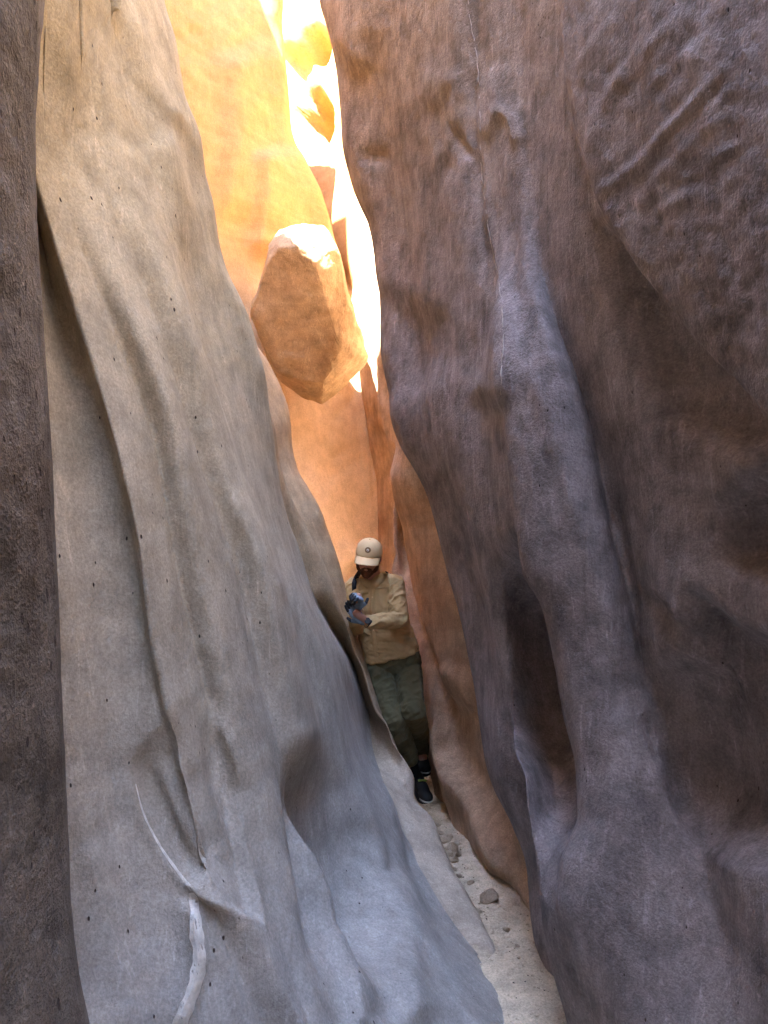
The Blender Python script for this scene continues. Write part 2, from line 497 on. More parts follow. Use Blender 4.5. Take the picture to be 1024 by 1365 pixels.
mixd = lambda a, b, t: [(yy, v) for yy, v in zip(KY, pchip(*zip(*a), KY)*(1-t) + pchip(*zip(*b), KY)*t)]
DE = [(-480,1.86),(600,1.84),(950,1.82),(1365,1.70),(1700,1.48)]
F4DD = [(-480,2.9),(0,3.0),(400,3.2),(800,3.5),(1000,3.6),(1150,3.3),(1265,2.95),(1365,2.65),(1700,2.0)]
fold_rails = [
    Rail(between(FE, G1, 0.45), deep(mixd(DE, D1, 0.45), 0.03), 14),
    beside(FE, G1, DE, D1, 30, 0.055),
    Rail(G1, deep(D1, -0.02), 16),
    Rail(between(G1, G2, 0.45), deep(mixd(D1, D2, 0.45), 0.02), 14),
    beside(G1, G2, D1, D2, 32, 0.065),
    Rail(G2, deep(D2, -0.035), 18),
    Rail(between(G2, G3, 0.5), deep(mixd(D2, D3, 0.5), 0.01), 12),
    beside(G2, G3, D2, D3, 24, 0.055),
    Rail(G3, deep(D3, -0.04), 14),
    Rail(between(G3, F4, 0.6), deep(mixd(D3, F4DD, 0.55), 0.02), 10),
]
NE = [(-480,64),(0,58),(90,50),(180,45),(300,49),(430,56),(580,64),(760,73),(900,78),(1050,85),(1200,93),(1300,106),(1365,120),(1700,195)]
left_rails = [
    Post([(0, 0.7, -5.3)], 6), Post([(0, -1.0, -4.4)], 8), Post([(0, -1.5, -2.0)], 10), Post([(0, -1.2, -0.3)], 14),
    Rail([(-480,-520),(1700,-460)], 0.74, 24),
    Rail([(-480,-90),(0,-60),(700,-40),(1400,-10),(1700,20)], 1.12, 30),
    Rail(NE, 1.46, 8),
    Rail([(y, x-24) for y, x in NE], [(-480,1.95),(1365,1.75),(1700,1.6)], 6),
    Rail([(-480,34),(0,18),(180,18),(300,36),(430,44),(580,50),(760,58),(900,63),(1050,70),(1200,78),(1365,104),(1700,180)],
         [(-480,1.95),(200,1.92),(430,1.82),(700,1.74),(1100,1.64),(1365,1.55),(1700,1.35)], 18),
    Rail([(-480,43),(0,26),(180,24),(300,52),(430,80),(600,116),(800,142),(1000,150),(1200,172),(1365,225),(1700,330)],
         [(-480,1.97),(300,1.95),(600,1.89),(1000,1.80),(1365,1.66),(1700,1.42)], 16),
    Rail([(-480,52),(0,34),(180,29),(260,45),(360,74),(470,108),(580,141),(720,175),(860,197),(950,214),(1100,240),(1365,300),(1700,400)],
         [(-480,1.93),(300,1.92),(700,1.89),(860,1.87),(950,1.845),(1100,1.80),(1365,1.68),(1700,1.45)], 8),
    Rail([(-480,60),(0,42),(180,36),(260,55),(360,85),(470,120),(580,152),(720,185),(860,206),(950,226),(1100,262),(1365,335),(1700,440)],
         [(-480,1.86),(200,1.84),(600,1.84),(860,1.83),(950,1.82),(1365,1.70),(1700,1.48)], 10),
    *fold_rails,
    Rail(F4, F4D, 5),
    Rail([(-480,185),(0,212),(300,278),(500,349),(700,380),(801,424),(850,452),(880,470),(927,487),(1000,500),(1039,512),(1069,527),(1100,540),(1150,556),(1200,582),(1265,628),(1365,712),(1700,865)],
         [(-480,3.3),(0,3.4),(500,3.6),(780,3.9),(850,4.25),(927,4.35),(1000,4.2),(1060,3.75),(1150,3.38),(1265,3.0),(1365,2.7),(1700,2.05)], 10),
    Rail(F6, [(-480,3.7),(0,3.8),(500,3.9),(800,4.05),(945,4.12),(1040,4.05),(1090,3.85),(1165,3.45),(1250,3.08),(1310,2.85),(1365,2.72),(1700,2.1)], 6),
    Rail([(y, x-12) for y, x in F6], [(-480,4.2),(500,4.4),(800,4.4),(945,4.4),(1090,4.15),(1250,3.35),(1365,3.0),(1700,2.5)], 8),
    Rail(F6B, [(-480,5.0),(500,5.0),(750,4.75),(900,4.7),(1090,4.4),(1250,3.6),(1365,3.2),(1700,2.7)], 6),
    Rail([(y, x-60) for y, x in F6B], [(-480,6.6),(500,6.4),(1000,6.0),(1365,5.0),(1700,4.0)], 8),
    Rail([(y, x-170) for y, x in F6B], [(-480,9.0),(500,8.4),(1000,7.5),(1365,6.0),(1700,5.0)], 2),
]
V, RC = loft(left_rails, ROWS)
NEAR_COL = RC[7]; RIB_COL = RC[len(left_rails) - 6]

def left_disp(p, x, y, d):
    h = 0.03*fbm(aniso(p, FLUTE_L, 4.0)*1.1, 3) + 0.012*fbm(aniso(p, FLUTE_L, 5.0)*6.0, 3) + 0.003*fbm(p*22, 2)
    near = (d > 0.4)
    g = np.zeros_like(h)
    # soft folds running down the fin
    # band along the lit edge at the top
    g += f_fold(x, y, [(150,-40),(180,48),(197,98),(212,132),(240,165),(258,205),(268,250)], 0.03, 9, 40, 0.0, taper=0.3)
    # teardrop scoop
    g += f_pocket(x, y, [(128,-60),(114,20),(110,75),(114,130),(128,168),(156,197),(184,206),(212,198),(234,180),(222,140),(204,95),(188,40),(172,-60)], -0.010, 24, 0.0)
    # ribbed shell-like hollow low on the fin, with its sharp lip
    g += smooth01((y - 925)/130.0)*f_pocket(x, y, [(178,1022),(186,1065),(206,1112),(234,1158),(258,1184),(300,1214),(338,1234),(332,1180),(320,1100),(314,1040),(300,975),(282,946),(240,934),(208,972)], -0.035, 12, 0.004)
    for ln in ([(224,985),(252,1060),(292,1150)], [(203,1000),(232,1085),(262,1160)], [(240,945),(280,1060),(318,1180)], [(279,948),(300,1000),(312,1060)]):
        g += f_fold(x, y, ln, 0.022, 5, 18, 0.008, taper=0.3)
    g += f_fold(x, y, [(250,1172),(272,1190),(300,1212),(322,1250),(345,1300),(378,1365),(420,1450)], 0.050, 7, 40, 0.015, taper=0.05)
    g += f_fold(x, y, [(254,1188),(263,1225),(267,1265),(262,1300),(248,1335),(238,1380)], 0.030, 9, 14, 0.0, flip=True)
    g += f_fold(x, y, [(180,1048),(190,1080),(212,1125),(240,1165),(262,1186)], 0.012, 4, 10)
    g += f_fold(x, y, [(112,1110),(128,1200),(150,1290),(178,1390)], 0.020, 8, 30, 0.0)
    # twisting hollow
    g += f_groove(x, y, [(398,975),(416,1030),(442,1085),(470,1135),(488,1190),(495,1250),(505,1320)], -0.15, 29, taper=0.3)
    g += f_groove(x, y, [(384,1010),(398,1080),(410,1150),(424,1230),(440,1320)], -0.06, 16, taper=0.35)
    g += f_fold(x, y, [(470,1040),(492,1085),(508,1140),(514,1200),(520,1270)], 0.03, 9, 20, 0.0, taper=0.35, flip=True)
    g += f_fold(x, y, [(515,1160),(535,1240),(542,1310),(548,1380)], 0.04, 14, 30, 0.02)
    g += f_fold(x, y, [(450,1230),(466,1300),(474,1390)], 0.03, 12, 30, 0.01)
    ledge = np.exp(-((x - at(F6, y))/30.0)**2)*smooth01((y - 1080)/60.0)
    g += ledge*0.022*fbm(p*14, 4)
    # grooves of the thin rib
    g += f_groove(x, y, [(512,980),(528,1030),(540,1085),(552,1130)], -0.03, 7)
    g += f_groove(x, y, [(545,1035),(560,1080),(572,1110)], -0.03, 6)
    # coarse dark recess
    rough = smooth01((60 - x)/60.0)
    h = h + rough*0.012*fbm(p*9, 4)
    return np.where(near, h + g, h)
V = displace(V, left_disp)
LEFT_V = V

def rim_left(t):
    x, y = t[:, 0], t[:, 1]
    r = 7.7 + 4.3*smooth01((1.8 - y)/1.5)
    r = r + (6.4 - r)*smooth01((y - 3.5)/0.5)                     # a notch lets the sun through to the boulder
    r = r + 0.65*smooth01((y - 4.2)/0.25)
    far = 9.5 + 2.2*smooth01((-1.9 - x)/0.5)
    r = r + (far - r)*smooth01((y - 5.15)/0.35)
    return r + 0.2*noise3(np.stack([y*1.3, y*0, y*0], -1))
def lean_left(t):
    return np.stack([np.full(len(t), -0.05), np.zeros(len(t))], -1)
out_left = np.zeros((V.shape[1], 2)); out_left[:, 0] = -1
V = cap_rows(V, rim_left, lean_left, out_left)
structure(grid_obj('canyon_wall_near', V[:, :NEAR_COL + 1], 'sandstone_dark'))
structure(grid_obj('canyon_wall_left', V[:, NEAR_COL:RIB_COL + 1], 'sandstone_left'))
structure(grid_obj('canyon_wall_rib', V[:, RIB_COL:], 'sandstone_rib'))

# ---- right wall: its great leaning edge, the pillar, the arched hollow and the coarse upper face
RS = [(-480,395),(0,426),(50,438),(100,449),(150,454),(190,456),(240,468),(270,480),(300,494),(350,503),(420,507),(460,508),(520,516),
      (560,524),(590,535),(620,553),(660,573),(720,590),(780,605),(840,620),(900,632),(960,640),(1010,648),(1050,660),(1100,686),
      (1150,705),(1250,717),(1365,765),(1700,920)]
RSD = [(-480,4.7),(0,4.6),(500,4.2),(800,3.75),(1000,3.35),(1200,3.0),(1365,2.8),(1700,2.2)]
right_rails = [
    Rail([(y, x+330) for y, x in RS], [(-480,8.0),(500,7.0),(1000,5.5),(1700,4.0)], 3),
    Rail([(y, x+60) for y, x in RS], [(y, v+1.2) for y, v in RSD], 10),
    Rail(RS, RSD, 12),
    Rail([(-480,450),(0,478),(150,500),(300,532),(450,548),(560,562),(700,612),(850,650),(960,662),(1050,682),(1100,704),(1150,722),(1250,735),(1365,785),(1700,940)],
         [(-480,4.2),(0,4.1),(500,3.75),(800,3.35),(1000,3.05),(1200,2.85),(1365,2.65),(1700,2.1)], 16),
    Rail([(-480,540),(0,560),(300,592),(500,610),(700,640),(800,656),(900,672),(1000,692),(1060,715),(1150,728),(1250,740),(1365,775),(1700,930)],
         [(-480,3.5),(0,3.4),(300,3.3),(500,3.15),(700,3.0),(850,3.02),(960,2.97),(1060,2.87),(1200,2.75),(1365,2.6),(1700,2.05)], 8),
    Rail([(-480,560),(0,585),(300,615),(500,632),(700,655),(800,672),(900,682),(960,684),(1000,688),(1035,700),(1095,705),(1145,712),(1195,716),(1250,722),(1295,732),(1345,747),(1365,752),(1700,870)],
         [(-480,3.35),(0,3.25),(500,3.0),(700,2.87),(850,3.0),(960,2.90),(1000,2.70),(1060,2.52),(1200,2.46),(1365,2.42),(1700,1.95)], 12),
    Rail([(-480,600),(0,620),(300,648),(500,660),(700,680),(780,694),(850,712),(950,728),(1030,742),(1090,742),(1150,728),(1195,726),(1250,738),(1365,775),(1700,890)],
         [(-480,3.2),(0,3.1),(300,2.96),(500,2.72),(700,2.62),(770,2.92),(850,3.08),(960,2.98),(1060,2.68),(1130,2.45),(1200,2.38),(1365,2.3),(1700,1.9)], 8),
    Rail([(-480,615),(0,634),(300,660),(500,668),(700,690),(760,705),(810,735),(880,752),(950,764),(1030,775),(1090,770),(1150,742),(1195,738),(1250,752),(1365,790),(1700,905)],
         [(-480,3.15),(0,3.05),(300,2.91),(500,2.62),(700,2.54),(770,2.86),(850,3.05),(960,2.92),(1060,2.58),(1130,2.38),(1200,2.32),(1365,2.24),(1700,1.88)], 6),
    Rail([(-480,628),(0,646),(300,668),(500,674),(700,694),(760,702),(810,725),(880,740),(950,752),(1030,767),(1090,768),(1120,757),(1150,748),(1195,748),(1250,762),(1365,800),(1700,915)],
         [(-480,3.08),(0,2.99),(300,2.86),(500,2.54),(700,2.45),(850,2.42),(960,2.38),(1060,2.34),(1130,2.30),(1200,2.26),(1365,2.18),(1700,1.85)], 14),
    Rail([(-480,650),(0,662),(200,676),(400,694),(500,702),(650,735),(750,768),(850,792),(950,806),(1100,815),(1365,850),(1700,960)],
         [(-480,3.02),(0,2.93),(300,2.77),(500,2.45),(700,2.33),(900,2.28),(1200,2.12),(1365,2.02),(1700,1.75)], 12),
    Rail([(-480,662),(0,674),(180,688),(330,703),(430,722),(500,745),(600,775),(700,800),(780,820),(870,838),(960,862),(1030,888),(1100,905),(1200,930),(1365,965),(1700,1060)],
         [(-480,2.98),(0,2.89),(300,2.69),(500,2.38),(700,2.31),(900,2.27),(1050,2.15),(1200,2.0),(1365,1.85),(1700,1.6)], 6),
    Rail([(-480,684),(0,694),(180,708),(330,722),(430,742),(500,766),(600,794),(700,818),(780,838),(870,856),(960,880),(1030,905),(1100,925),(1200,955),(1365,995),(1700,1090)],
         [(-480,2.9),(0,2.81),(300,2.63),(500,2.46),(700,2.37),(900,2.29),(1050,2.15),(1200,1.98),(1365,1.8),(1700,1.55)], 16),
    Rail([(-480,745),(0,752),(300,782),(500,835),(700,885),(850,905),(1000,950),(1200,1010),(1365,1060),(1700,1150)],
         [(-480,2.6),(0,2.5),(500,2.2),(700,2.1),(1000,1.95),(1365,1.65),(1700,1.4)], 40),
    Rail([(-480,860),(0,860),(300,900),(600,960),(900,1010),(1200,1090),(1700,1230)],
         [(-480,2.0),(0,1.95),(400,1.85),(700,1.85),(1000,1.75),(1365,1.45),(1700,1.25)], 46),
    Rail([(-480,1060),(300,1080),(700,1120),(1200,1200),(1700,1350)],
         [(-480,1.5),(400,1.42),(800,1.45),(1200,1.3),(1700,1.1)], 22),
    Rail([(-480,1420),(1700,1560)], 0.98, 16),
    Post([(0, 1.25, 0.1)], 10), Post([(0, 1.6, -1.8)], 8), Post([(0, 1.2, -4.2)], 6), Post([(0, 0.3, -5.2)], 2),
]
V, RCR = loft(right_rails, ROWS)
FLUTE_R = P(800, 900, 2.2) - P(690, 300, 2.4)
STRIA = P(1000, 130, 1.9) - P(800, 320, 2.1)
QPOLY = [(762,-300),(768,60),(790,190),(806,240),(822,285),(868,362),(930,442),(1000,520),(1060,580),(1500,700),(1500,-300)]
def right_disp(p, x, y, d):
    h = 0.06*fbm(aniso(p, FLUTE_R, 3.0)*1.2 + 5, 3) + 0.016*fbm(aniso(p, FLUTE_R, 5.0)*5.0, 3) + 0.004*fbm(p*20, 3)
    g = np.zeros_like(h)
    # coarse upper face standing proud, with diagonal bedding ribs
    dq, _, _ = dist_polyline(x, y, QPOLY + [QPOLY[0]])
    q = smooth01(np.where(inside_poly(x, y, QPOLY), dq + 12, 12 - dq)/28.0)
    g += q*0.05
    st = fbm(aniso(p, STRIA, 16.0)*30.0, 2)
    g += q*(0.008*(1 - 2*np.abs(st)) + 0.006*fbm(aniso(p, STRIA, 4.0)*30, 4))
    for ln, am in (([(905,10),(850,95),(803,190)], 1), ([(1024,50),(920,160),(822,272)], 1.1), ([(1010,125),(930,198),(842,290)], 1), ([(890,195),(820,265)], 0.8),
                   ([(965,240),(880,290)], 0.8), ([(850,0),(790,110)], 0.8), ([(990,20),(870,130)], 0.7), ([(940,0),(880,70),(845,130)], 0.6), ([(1024,90),(960,150),(880,225)], 0.7),
                   ([(905,235),(858,285)], 0.7), ([(1024,180),(960,215)], 0.6), ([(830,150),(806,215)], 0.7), ([(960,60),(915,105)], 0.6)):
        g += q*f_fold(x, y, ln, 0.012*am, 3.0, 8, 0.004, taper=0.45)
    # undercut below it, and the dark hollows lower down
    g += f_pocket(x, y, [(800,300),(830,312),(870,385),(930,462),(985,530),(1040,640),(985,610),(930,585),(890,555),(850,480),(815,380)], -0.09, 44)
    g += f_pocket(x, y, [(985,640),(965,690),(968,740),(1010,770),(1100,790),(1100,600),(1030,600)], -0.12, 50)
    g += f_pocket(x, y, [(905,800),(925,795),(985,835),(1100,880),(1250,1000),(1250,1180),(1024,1150),(940,1120),(900,1060),(888,980),(880,900)], -0.16, 60)
    g += f_pocket(x, y, [(852,785),(880,800),(915,850),(910,880),(880,850)], -0.05, 22)
    # bright brow on the pillar, ending in a point
    g += f_pocket(x, y, [(655,430),(690,400),(708,440),(704,500),(690,530),(668,545),(640,535),(618,525),(640,480)], 0.032, 36)
    g += f_fold(x, y, [(700,470),(735,560),(758,650),(790,760),(812,840),(850,930)], 0.02, 12, 30)
    g += f_fold(x, y, [(640,80),(640,140),(648,220),(650,285),(664,360),(670,440)], 0.020, 6, 40, 0.006, taper=0.1)
    g += f_fold(x, y, [(650,190),(668,152),(684,160),(692,200)], 0.02, 6, 14)
    g += f_pocket(x, y, [(500,380),(545,400),(590,420),(600,470),(560,520),(515,540),(505,460)], -0.05, 64)
    g += f_pocket(x, y, [(440,-60),(500,-60),(505,40),(495,90),(470,100),(450,60)], 0.06, 30)
    # broken texture near the top
    m = np.exp(-((x-590)/45)**2 - ((y-160)/90)**2)
    g += m*0.06*fbm(p*6.0, 4)
    g += f_groove(x, y, [(585,165),(605,185),(622,205),(632,212)], -0.02, 5)
    g += f_groove(x, y, [(484,215),(500,208),(510,218)], -0.03, 9)
    g += f_groove(x, y, [(858,950),(872,985),(880,1020)], -0.03, 7)
    return np.where(d > 0.4, h + g, h)
V = displace(V, right_disp)
RIGHT_V = V
def rim_right(t):
    return 10.0 + 0*t[:, 0]
def lean_right(t):
    return np.stack([0.22 + 0*t[:, 0], np.zeros(len(t))], -1)
out_right = np.zeros((V.shape[1], 2)); out_right[:, 0] = 1
V = cap_rows(V, rim_right, lean_right, out_right)
structure(grid_obj('canyon_wall_right', V, 'sandstone_right'))

# ---- middle layer on the right: pink and brown slabs beside the walker
ROWS2 = np.arange(200, 1420, 4.0)
T = [(200,500),(400,489),(450,494),(490,498),(546,503),(583,511),(621,520),(643,523),(673,522),(722,521),(760,524),(850,545),(950,556),
     (1000,562),(1050,572),(1085,580),(1120,600),(1160,625),(1250,690),(1420,800)]
mid_rails = [
    Rail([(y, x-20) for y, x in T], [(200,7.8),(700,7.6),(1000,7.2),(1420,6.0)], 6),
    Rail([(y, x+26) for y, x in T], [(200,6.6),(700,6.3),(850,6.0),(1000,5.6),(1250,4.6),(1420,4.0)], 8),
    Rail(T, [(200,6.0),(500,5.9),(700,5.7),(850,5.35),(1000,5.0),(1100,4.6),(1250,3.7),(1420,3.2)], 8),
    Rail([(200,520),(450,510),(546,520),(579,529),(623,530),(660,535),(700,542),(760,552),(850,568),(950,585),(1050,604),(1100,622),(1160,650),(1250,705),(1420,815)],
         [(200,5.8),(500,5.7),(600,5.55),(700,5.6),(760,5.5),(850,5.1),(1000,4.7),(1100,4.3),(1250,3.5),(1420,3.1)], 10),
    Rail([(200,540),(450,525),(579,533),(623,541),(700,560),(760,572),(850,592),(950,612),(1050,632),(1150,660),(1250,715),(1420,825)],
         [(200,5.3),(500,5.2),(600,5.1),(760,4.95),(850,4.75),(1000,4.35),(1100,3.95),(1250,3.3),(1420,3.0)], 10),
    Rail([(200,570),(450,550),(600,565),(700,600),(850,630),(950,655),(1050,672),(1150,700),(1250,735),(1420,845)],
         [(200,4.9),(500,4.85),(760,4.5),(850,4.35),(1000,3.95),(1100,3.6),(1250,3.15),(1420,2.9)], 10),
    Rail([(200,640),(600,640),(850,700),(1050,740),(1250,800),(1420,900)], [(200,4.9),(760,4.5),(1000,3.9),(1250,3.3),(1420,3.0)], 4),
]
V, _ = loft(mid_rails, ROWS2)
FLUTE_M = P(690, 1200, 3.5) - P(570, 800, 5.0)
def mid_disp(p, x, y, d):
    h = 0.05*fbm(aniso(p, FLUTE_M, 4.0)*2.2 + 3, 3) + 0.02*fbm(aniso(p, FLUTE_M, 4.0)*7, 3) + 0.004*fbm(p*18, 2)
    g = f_fold(x, y, [(534,580),(545,680),(562,760),(580,840),(600,900),(618,960)], 0.09, 6, 22, 0.03)
    g += f_fold(x, y, [(566,830),(580,900),(592,960),(598,1015)], 0.08, 6, 16, 0.03, flip=True)
    g += f_fold(x, y, [(586,985),(612,1030),(640,1070),(660,1120),(680,1180)], 0.09, 7, 20, 0.03, flip=True)
    g += f_fold(x, y, [(610,880),(632,940),(625,950)], 0.05, 6, 14, 0.02, flip=True)
    g += f_fold(x, y, [(576,960),(590,1020),(610,1090),(640,1160)], 0.09, 7, 20, 0.04)
    g += f_pocket(x, y, [(529,650),(545,700),(549,760),(530,775),(521,740),(523,690)], -0.14, 12)
    g += f_pocket(x, y, [(574,980),(586,975),(598,1010),(610,1050),(604,1060),(588,1030)], -0.08, 10)
    return h + g
V = displace(V, mid_disp)
bot = V[-1].copy(); bot[:, 2] = -0.8
V = np.concatenate([V, bot[None]], 0)
structure(grid_obj('canyon_wall_middle', V, 'sandstone_middle'))

# ---- far bend: shaded orange wall, the sunlit slope behind it, the smooth back wall below
ROWS3 = np.arange(-60, 1300, 4.0)
A4 = [(-60,374),(0,375),(90,378),(170,385),(215,403),(260,428),(330,447),(400,462),(480,470),(740,495),(1300,560)]
far_rails = [
    Rail([(-60,20),(1300,200)], 6.0, 8),
    Rail([(-60,180),(300,230),(500,300),(740,400),(1300,480)], [(-60,6.9),(500,7.0),(740,6.9),(1300,6.6)], 26),
    Rail([(-60,275),(0,282),(300,322),(500,390),(740,450),(1300,520)], [(-60,7.7),(300,7.5),(500,7.4),(740,7.2),(1300,7.0)], 26),
    Rail([(-60,335),(0,340),(170,356),(260,392),(330,415),(480,440),(740,475),(1300,545)], [(-60,8.2),(300,8.0),(500,7.7),(740,7.4),(1300,7.1)], 12),
    Rail(A4, [(-60,8.6),(260,8.3),(480,7.9),(740,7.5),(1300,7.2)], 6),
    Rail([(-60,310),(170,325),(260,385),(330,430),(400,466),(480,480),(740,500),(1300,565)], [(-60,9.6),(260,9.2),(400,8.5),(480,7.95),(740,7.5),(1300,7.2)], 8),
    Rail([(-60,285),(170,300),(260,375),(330,430),(400,472),(480,486),(740,505),(1300,570)], [(-60,12.2),(150,11.0),(300,9.4),(400,8.5),(480,8.0),(740,7.5),(1300,7.2)], 12),
    Rail([(-60,412),(100,418),(260,455),(330,470),(400,490),(500,505),(740,515),(1300,580)], [(-60,11.2),(100,10.2),(300,8.7),(450,7.9),(600,7.6),(740,7.5),(1300,7.2)], 26),
    Rail([(-60,466),(100,475),(260,498),(400,520),(740,540),(1300,600)], [(-60,10.2),(100,9.3),(300,8.0),(450,7.5),(740,7.4),(1300,7.2)], 26),
    Rail([(-60,560),(300,600),(740,640),(1300,700)], [(-60,9.4),(100,8.6),(300,7.6),(740,7.2),(1300,7.0)], 8),
    Rail([(-60,760),(1300,900)], 7.2, 2),
]
V, RCF = loft(far_rails, ROWS3)
def far_disp(p, x, y, d):
    fl = P(400, 400, 8) - P(330, 100, 8)
    h = 0.07*fbm(aniso(p, fl, 3.0)*0.8 + 9, 3) + 0.018*fbm(aniso(p, (0.8, 0, 0.6), 5.0)*5.0, 3) + 0.004*fbm(p*16, 2)
    g = f_fold(x, y, [(345,200),(352,250),(350,310),(335,345)], 0.10, 14, 40)
    g += f_fold(x, y, [(300,60),(318,140),(312,230),(300,300)], 0.08, 20, 50)
    m = np.exp(-((x-240)/26)**2 - ((y-60)/70)**2)
    g += m*0.07*fbm(p*6, 4)
    m = np.exp(-((x-465)/26)**2 - ((y-745)/22)**2)
    g += m*0.16*(0.5 + fbm(p*5, 4))
    for ln in ([(400,660),(450,630),(500,600)], [(395,650),(440,615),(470,590)], [(445,560),(470,530)]):
        g += f_groove(x, y, ln, -0.02, 4)
    # weathered pockets in the sunlit slope
    for (a, b, rx, ry, dep) in ((422,60,15,20,1.0), (387,80,10,22,0.9), (385,118,6,12,0.6), (402,155,7,16,0.7), (425,155,13,28,1.0)):
        e = np.sqrt(((x-a)/rx)**2 + ((y-b)/ry)**2) + 0.45*fbm(p*3.5 + a, 3)
        g -= np.where(d > 8.8, dep*smooth01((1.25-e)/0.4), 0)
    return h + g
V = displace(V, far_disp)
nose, farl = RCF[4], RCF[6]
ang = np.interp(np.arange(V.shape[1]), [0, nose - 2, farl + 4, V.shape[1]], [math.pi, math.pi, 0.35*math.pi, 0])
out_far = np.stack([np.cos(ang), np.sin(ang)], -1)
def rim_far(t):
    c = np.arange(len(t))
    return np.where(c <= farl + 6, np.clip(1.62 + 0.80*t[:, 1], 7.1, 8.12) + 2.0*smooth01((-2.0 - t[:, 0])/0.4)*(c < nose) + 0.2*noise3(np.stack([t[:, 0]*2.1, t[:, 1]*2.1, 0*t[:, 0]], -1)), 12.5)
def lean_far(t):
    c = np.arange(len(t))
    return np.where(c <= farl, 0.0, 1.0)[:, None]*np.array([0.2, 0.25])
V = cap_rows(V, rim_far, lean_far, out_far, steps=16)
structure(grid_obj('canyon_wall_far', V, 'sandstone_far'))
# ---- floor
gx = np.concatenate([np.linspace(-3, -0.62, 30), np.linspace(-0.6, 1.7, 270), np.linspace(1.72, 5, 40)])
gy = np.concatenate([np.linspace(-6, 1.4, 60), np.linspace(1.41, 6.2, 520), np.linspace(6.25, 13, 60)])
X, Y = np.meshgrid(gx, gy)
G = np.stack([X, Y, 0*X], -1)
def ground_z(p2):
    q = np.column_stack([p2, np.zeros(len(p2))])
    return (0.045*fbm(q*1.4, 3) + 0.03*fbm(q*5.0, 5) + 0.011*fbm(q*24.0, 3) + 0.05*smooth01((p2[:, 1]-4.2)/2.0))
G[..., 2] = ground_z(G.reshape(-1, 3)[:, :2]).reshape(X.shape)
structure(grid_obj('canyon_floor', G[::-1], 'sand_floor'))
# ------------------------------------------------------------------ things
from mathutils.bvhtree import BVHTree
def tag(o, label, cat, group=None):
    o['label'] = label; o['category'] = cat
    if group: o['group'] = group
    return o

def bm_to_obj(name, bm, mat, parent=None, smooth=True):
    me = bpy.data.meshes.new(name); bm.to_mesh(me); bm.free()
    if smooth: me.polygons.foreach_set('use_smooth', np.ones(len(me.polygons), bool))
    o = bpy.data.objects.new(name, me); COL.objects.link(o)
    if mat: me.materials.append(MATS[mat])
    if parent: o.parent = parent
    return o

def evaluated(o):
    """apply the modifiers of a temporary object and return the finished mesh"""
    dg = bpy.context.evaluated_depsgraph_get()
    me = bpy.data.meshes.new_from_object(o.evaluated_get(dg))
    old = o.data
    bpy.data.objects.remove(o); bpy.data.meshes.remove(old)
    return me

def get_co(me):
    a = np.empty(len(me.vertices)*3, np.float32); me.vertices.foreach_get('co', a)
    return a.reshape(-1, 3).astype(float)
def get_no(me):
    a = np.empty(len(me.vertices)*3, np.float32); me.vertices.foreach_get('normal', a)
    return a.reshape(-1, 3).astype(float)
def set_co(me, co):
    me.vertices.foreach_set('co', co.astype(np.float32).reshape(-1)); me.update()

# ---- the boulder wedged across the slot
def on_plane(px, py, p0, n):
    n = np.asarray(n, float); dr = P(px, py, 1.0) - CAM
    return px, py, float(((p0 - CAM) @ n) / (dr @ n))
NF = (-0.06, -0.82, -0.57); NR = (0.74, -0.56, -0.38)
F0 = P(400, 420, 6.28)
front = [on_plane(a, b, F0, NF) for a, b in ((372,331),(402,327),(420,350),(440,412),(454,466),(432,512),(400,507),(370,495),(346,456),(335,414),(341,392),(356,350))]
R0 = P(*front[3])
side = [on_plane(a, b, R0, NR) for a, b in ((463,398),(481,446),(491,476))]
BL = front + side + [(337,398,6.6),(344,372,6.45),(358,326,6.3),(374,307,6.25),(405,297,6.2),(434,299,6.25),(449,328,6.2),
      (488,488,7.0),(460,516,6.95),(430,541,6.95),(402,530,6.95),(366,503,6.95),
      (375,310,7.3),(436,310,7.2),(480,470,7.3),(430,520,7.2),(352,440,7.4),(346,374,7.3)]
bm = bmesh.new()
vs = [bm.verts.new(P(*v)) for v in BL]
res = bmesh.ops.convex_hull(bm, input=vs)
bmesh.ops.delete(bm, geom=[v for v in bm.verts if not v.link_faces], context='VERTS')
bmesh.ops.dissolve_limit(bm, angle_limit=R(9), verts=bm.verts, edges=bm.edges)
bmesh.ops.bevel(bm, geom=list(bm.edges), offset=0.025, segments=2, affect='EDGES', profile=0.6)
bmesh.ops.triangulate(bm, faces=bm.faces)
for _ in range(4):
    long = [e for e in bm.edges if e.calc_length() > 0.035]
    bmesh.ops.subdivide_edges(bm, edges=long, cuts=1)
    bmesh.ops.triangulate(bm, faces=[f for f in bm.faces if len(f.verts) > 3])
bm.normal_update()
block = bm_to_obj('wedged_boulder', bm, 'sandstone_block')
co = get_co(block.data); no = get_no(block.data)
x, y, d = project(co)
hh = 0.022*fbm(co*2.2, 3) + 0.012*fbm(co*7, 4) + 0.005*fbm(co*24, 3)
led = fbm(aniso(co, (0.8, 0.1, -0.35), 3.0)*3.3 + 4, 3)
hh += 0.024*np.floor(led*5)/5
for ln in ([(395,430),(405,445),(398,455)], [(420,452),(435,462),(452,458)], [(380,468),(395,476),(410,474)], [(440,470),(442,492),(430,508)], [(385,395),(405,392),(415,402)]):
    hh += np.where(d < 6.7, f_fold(x, y, ln, 0.018, 2.2, 9, 0.0, flip=True), 0)
hh += np.where(d < 6.7, f_fold(x, y, [(336,412),(352,440),(366,462),(372,495)], 0.02, 4, 12), 0)
set_co(block.data, co + no*hh[:, None])
tag(block, 'big angular tan sandstone boulder wedged in the slot above the man', 'boulder')

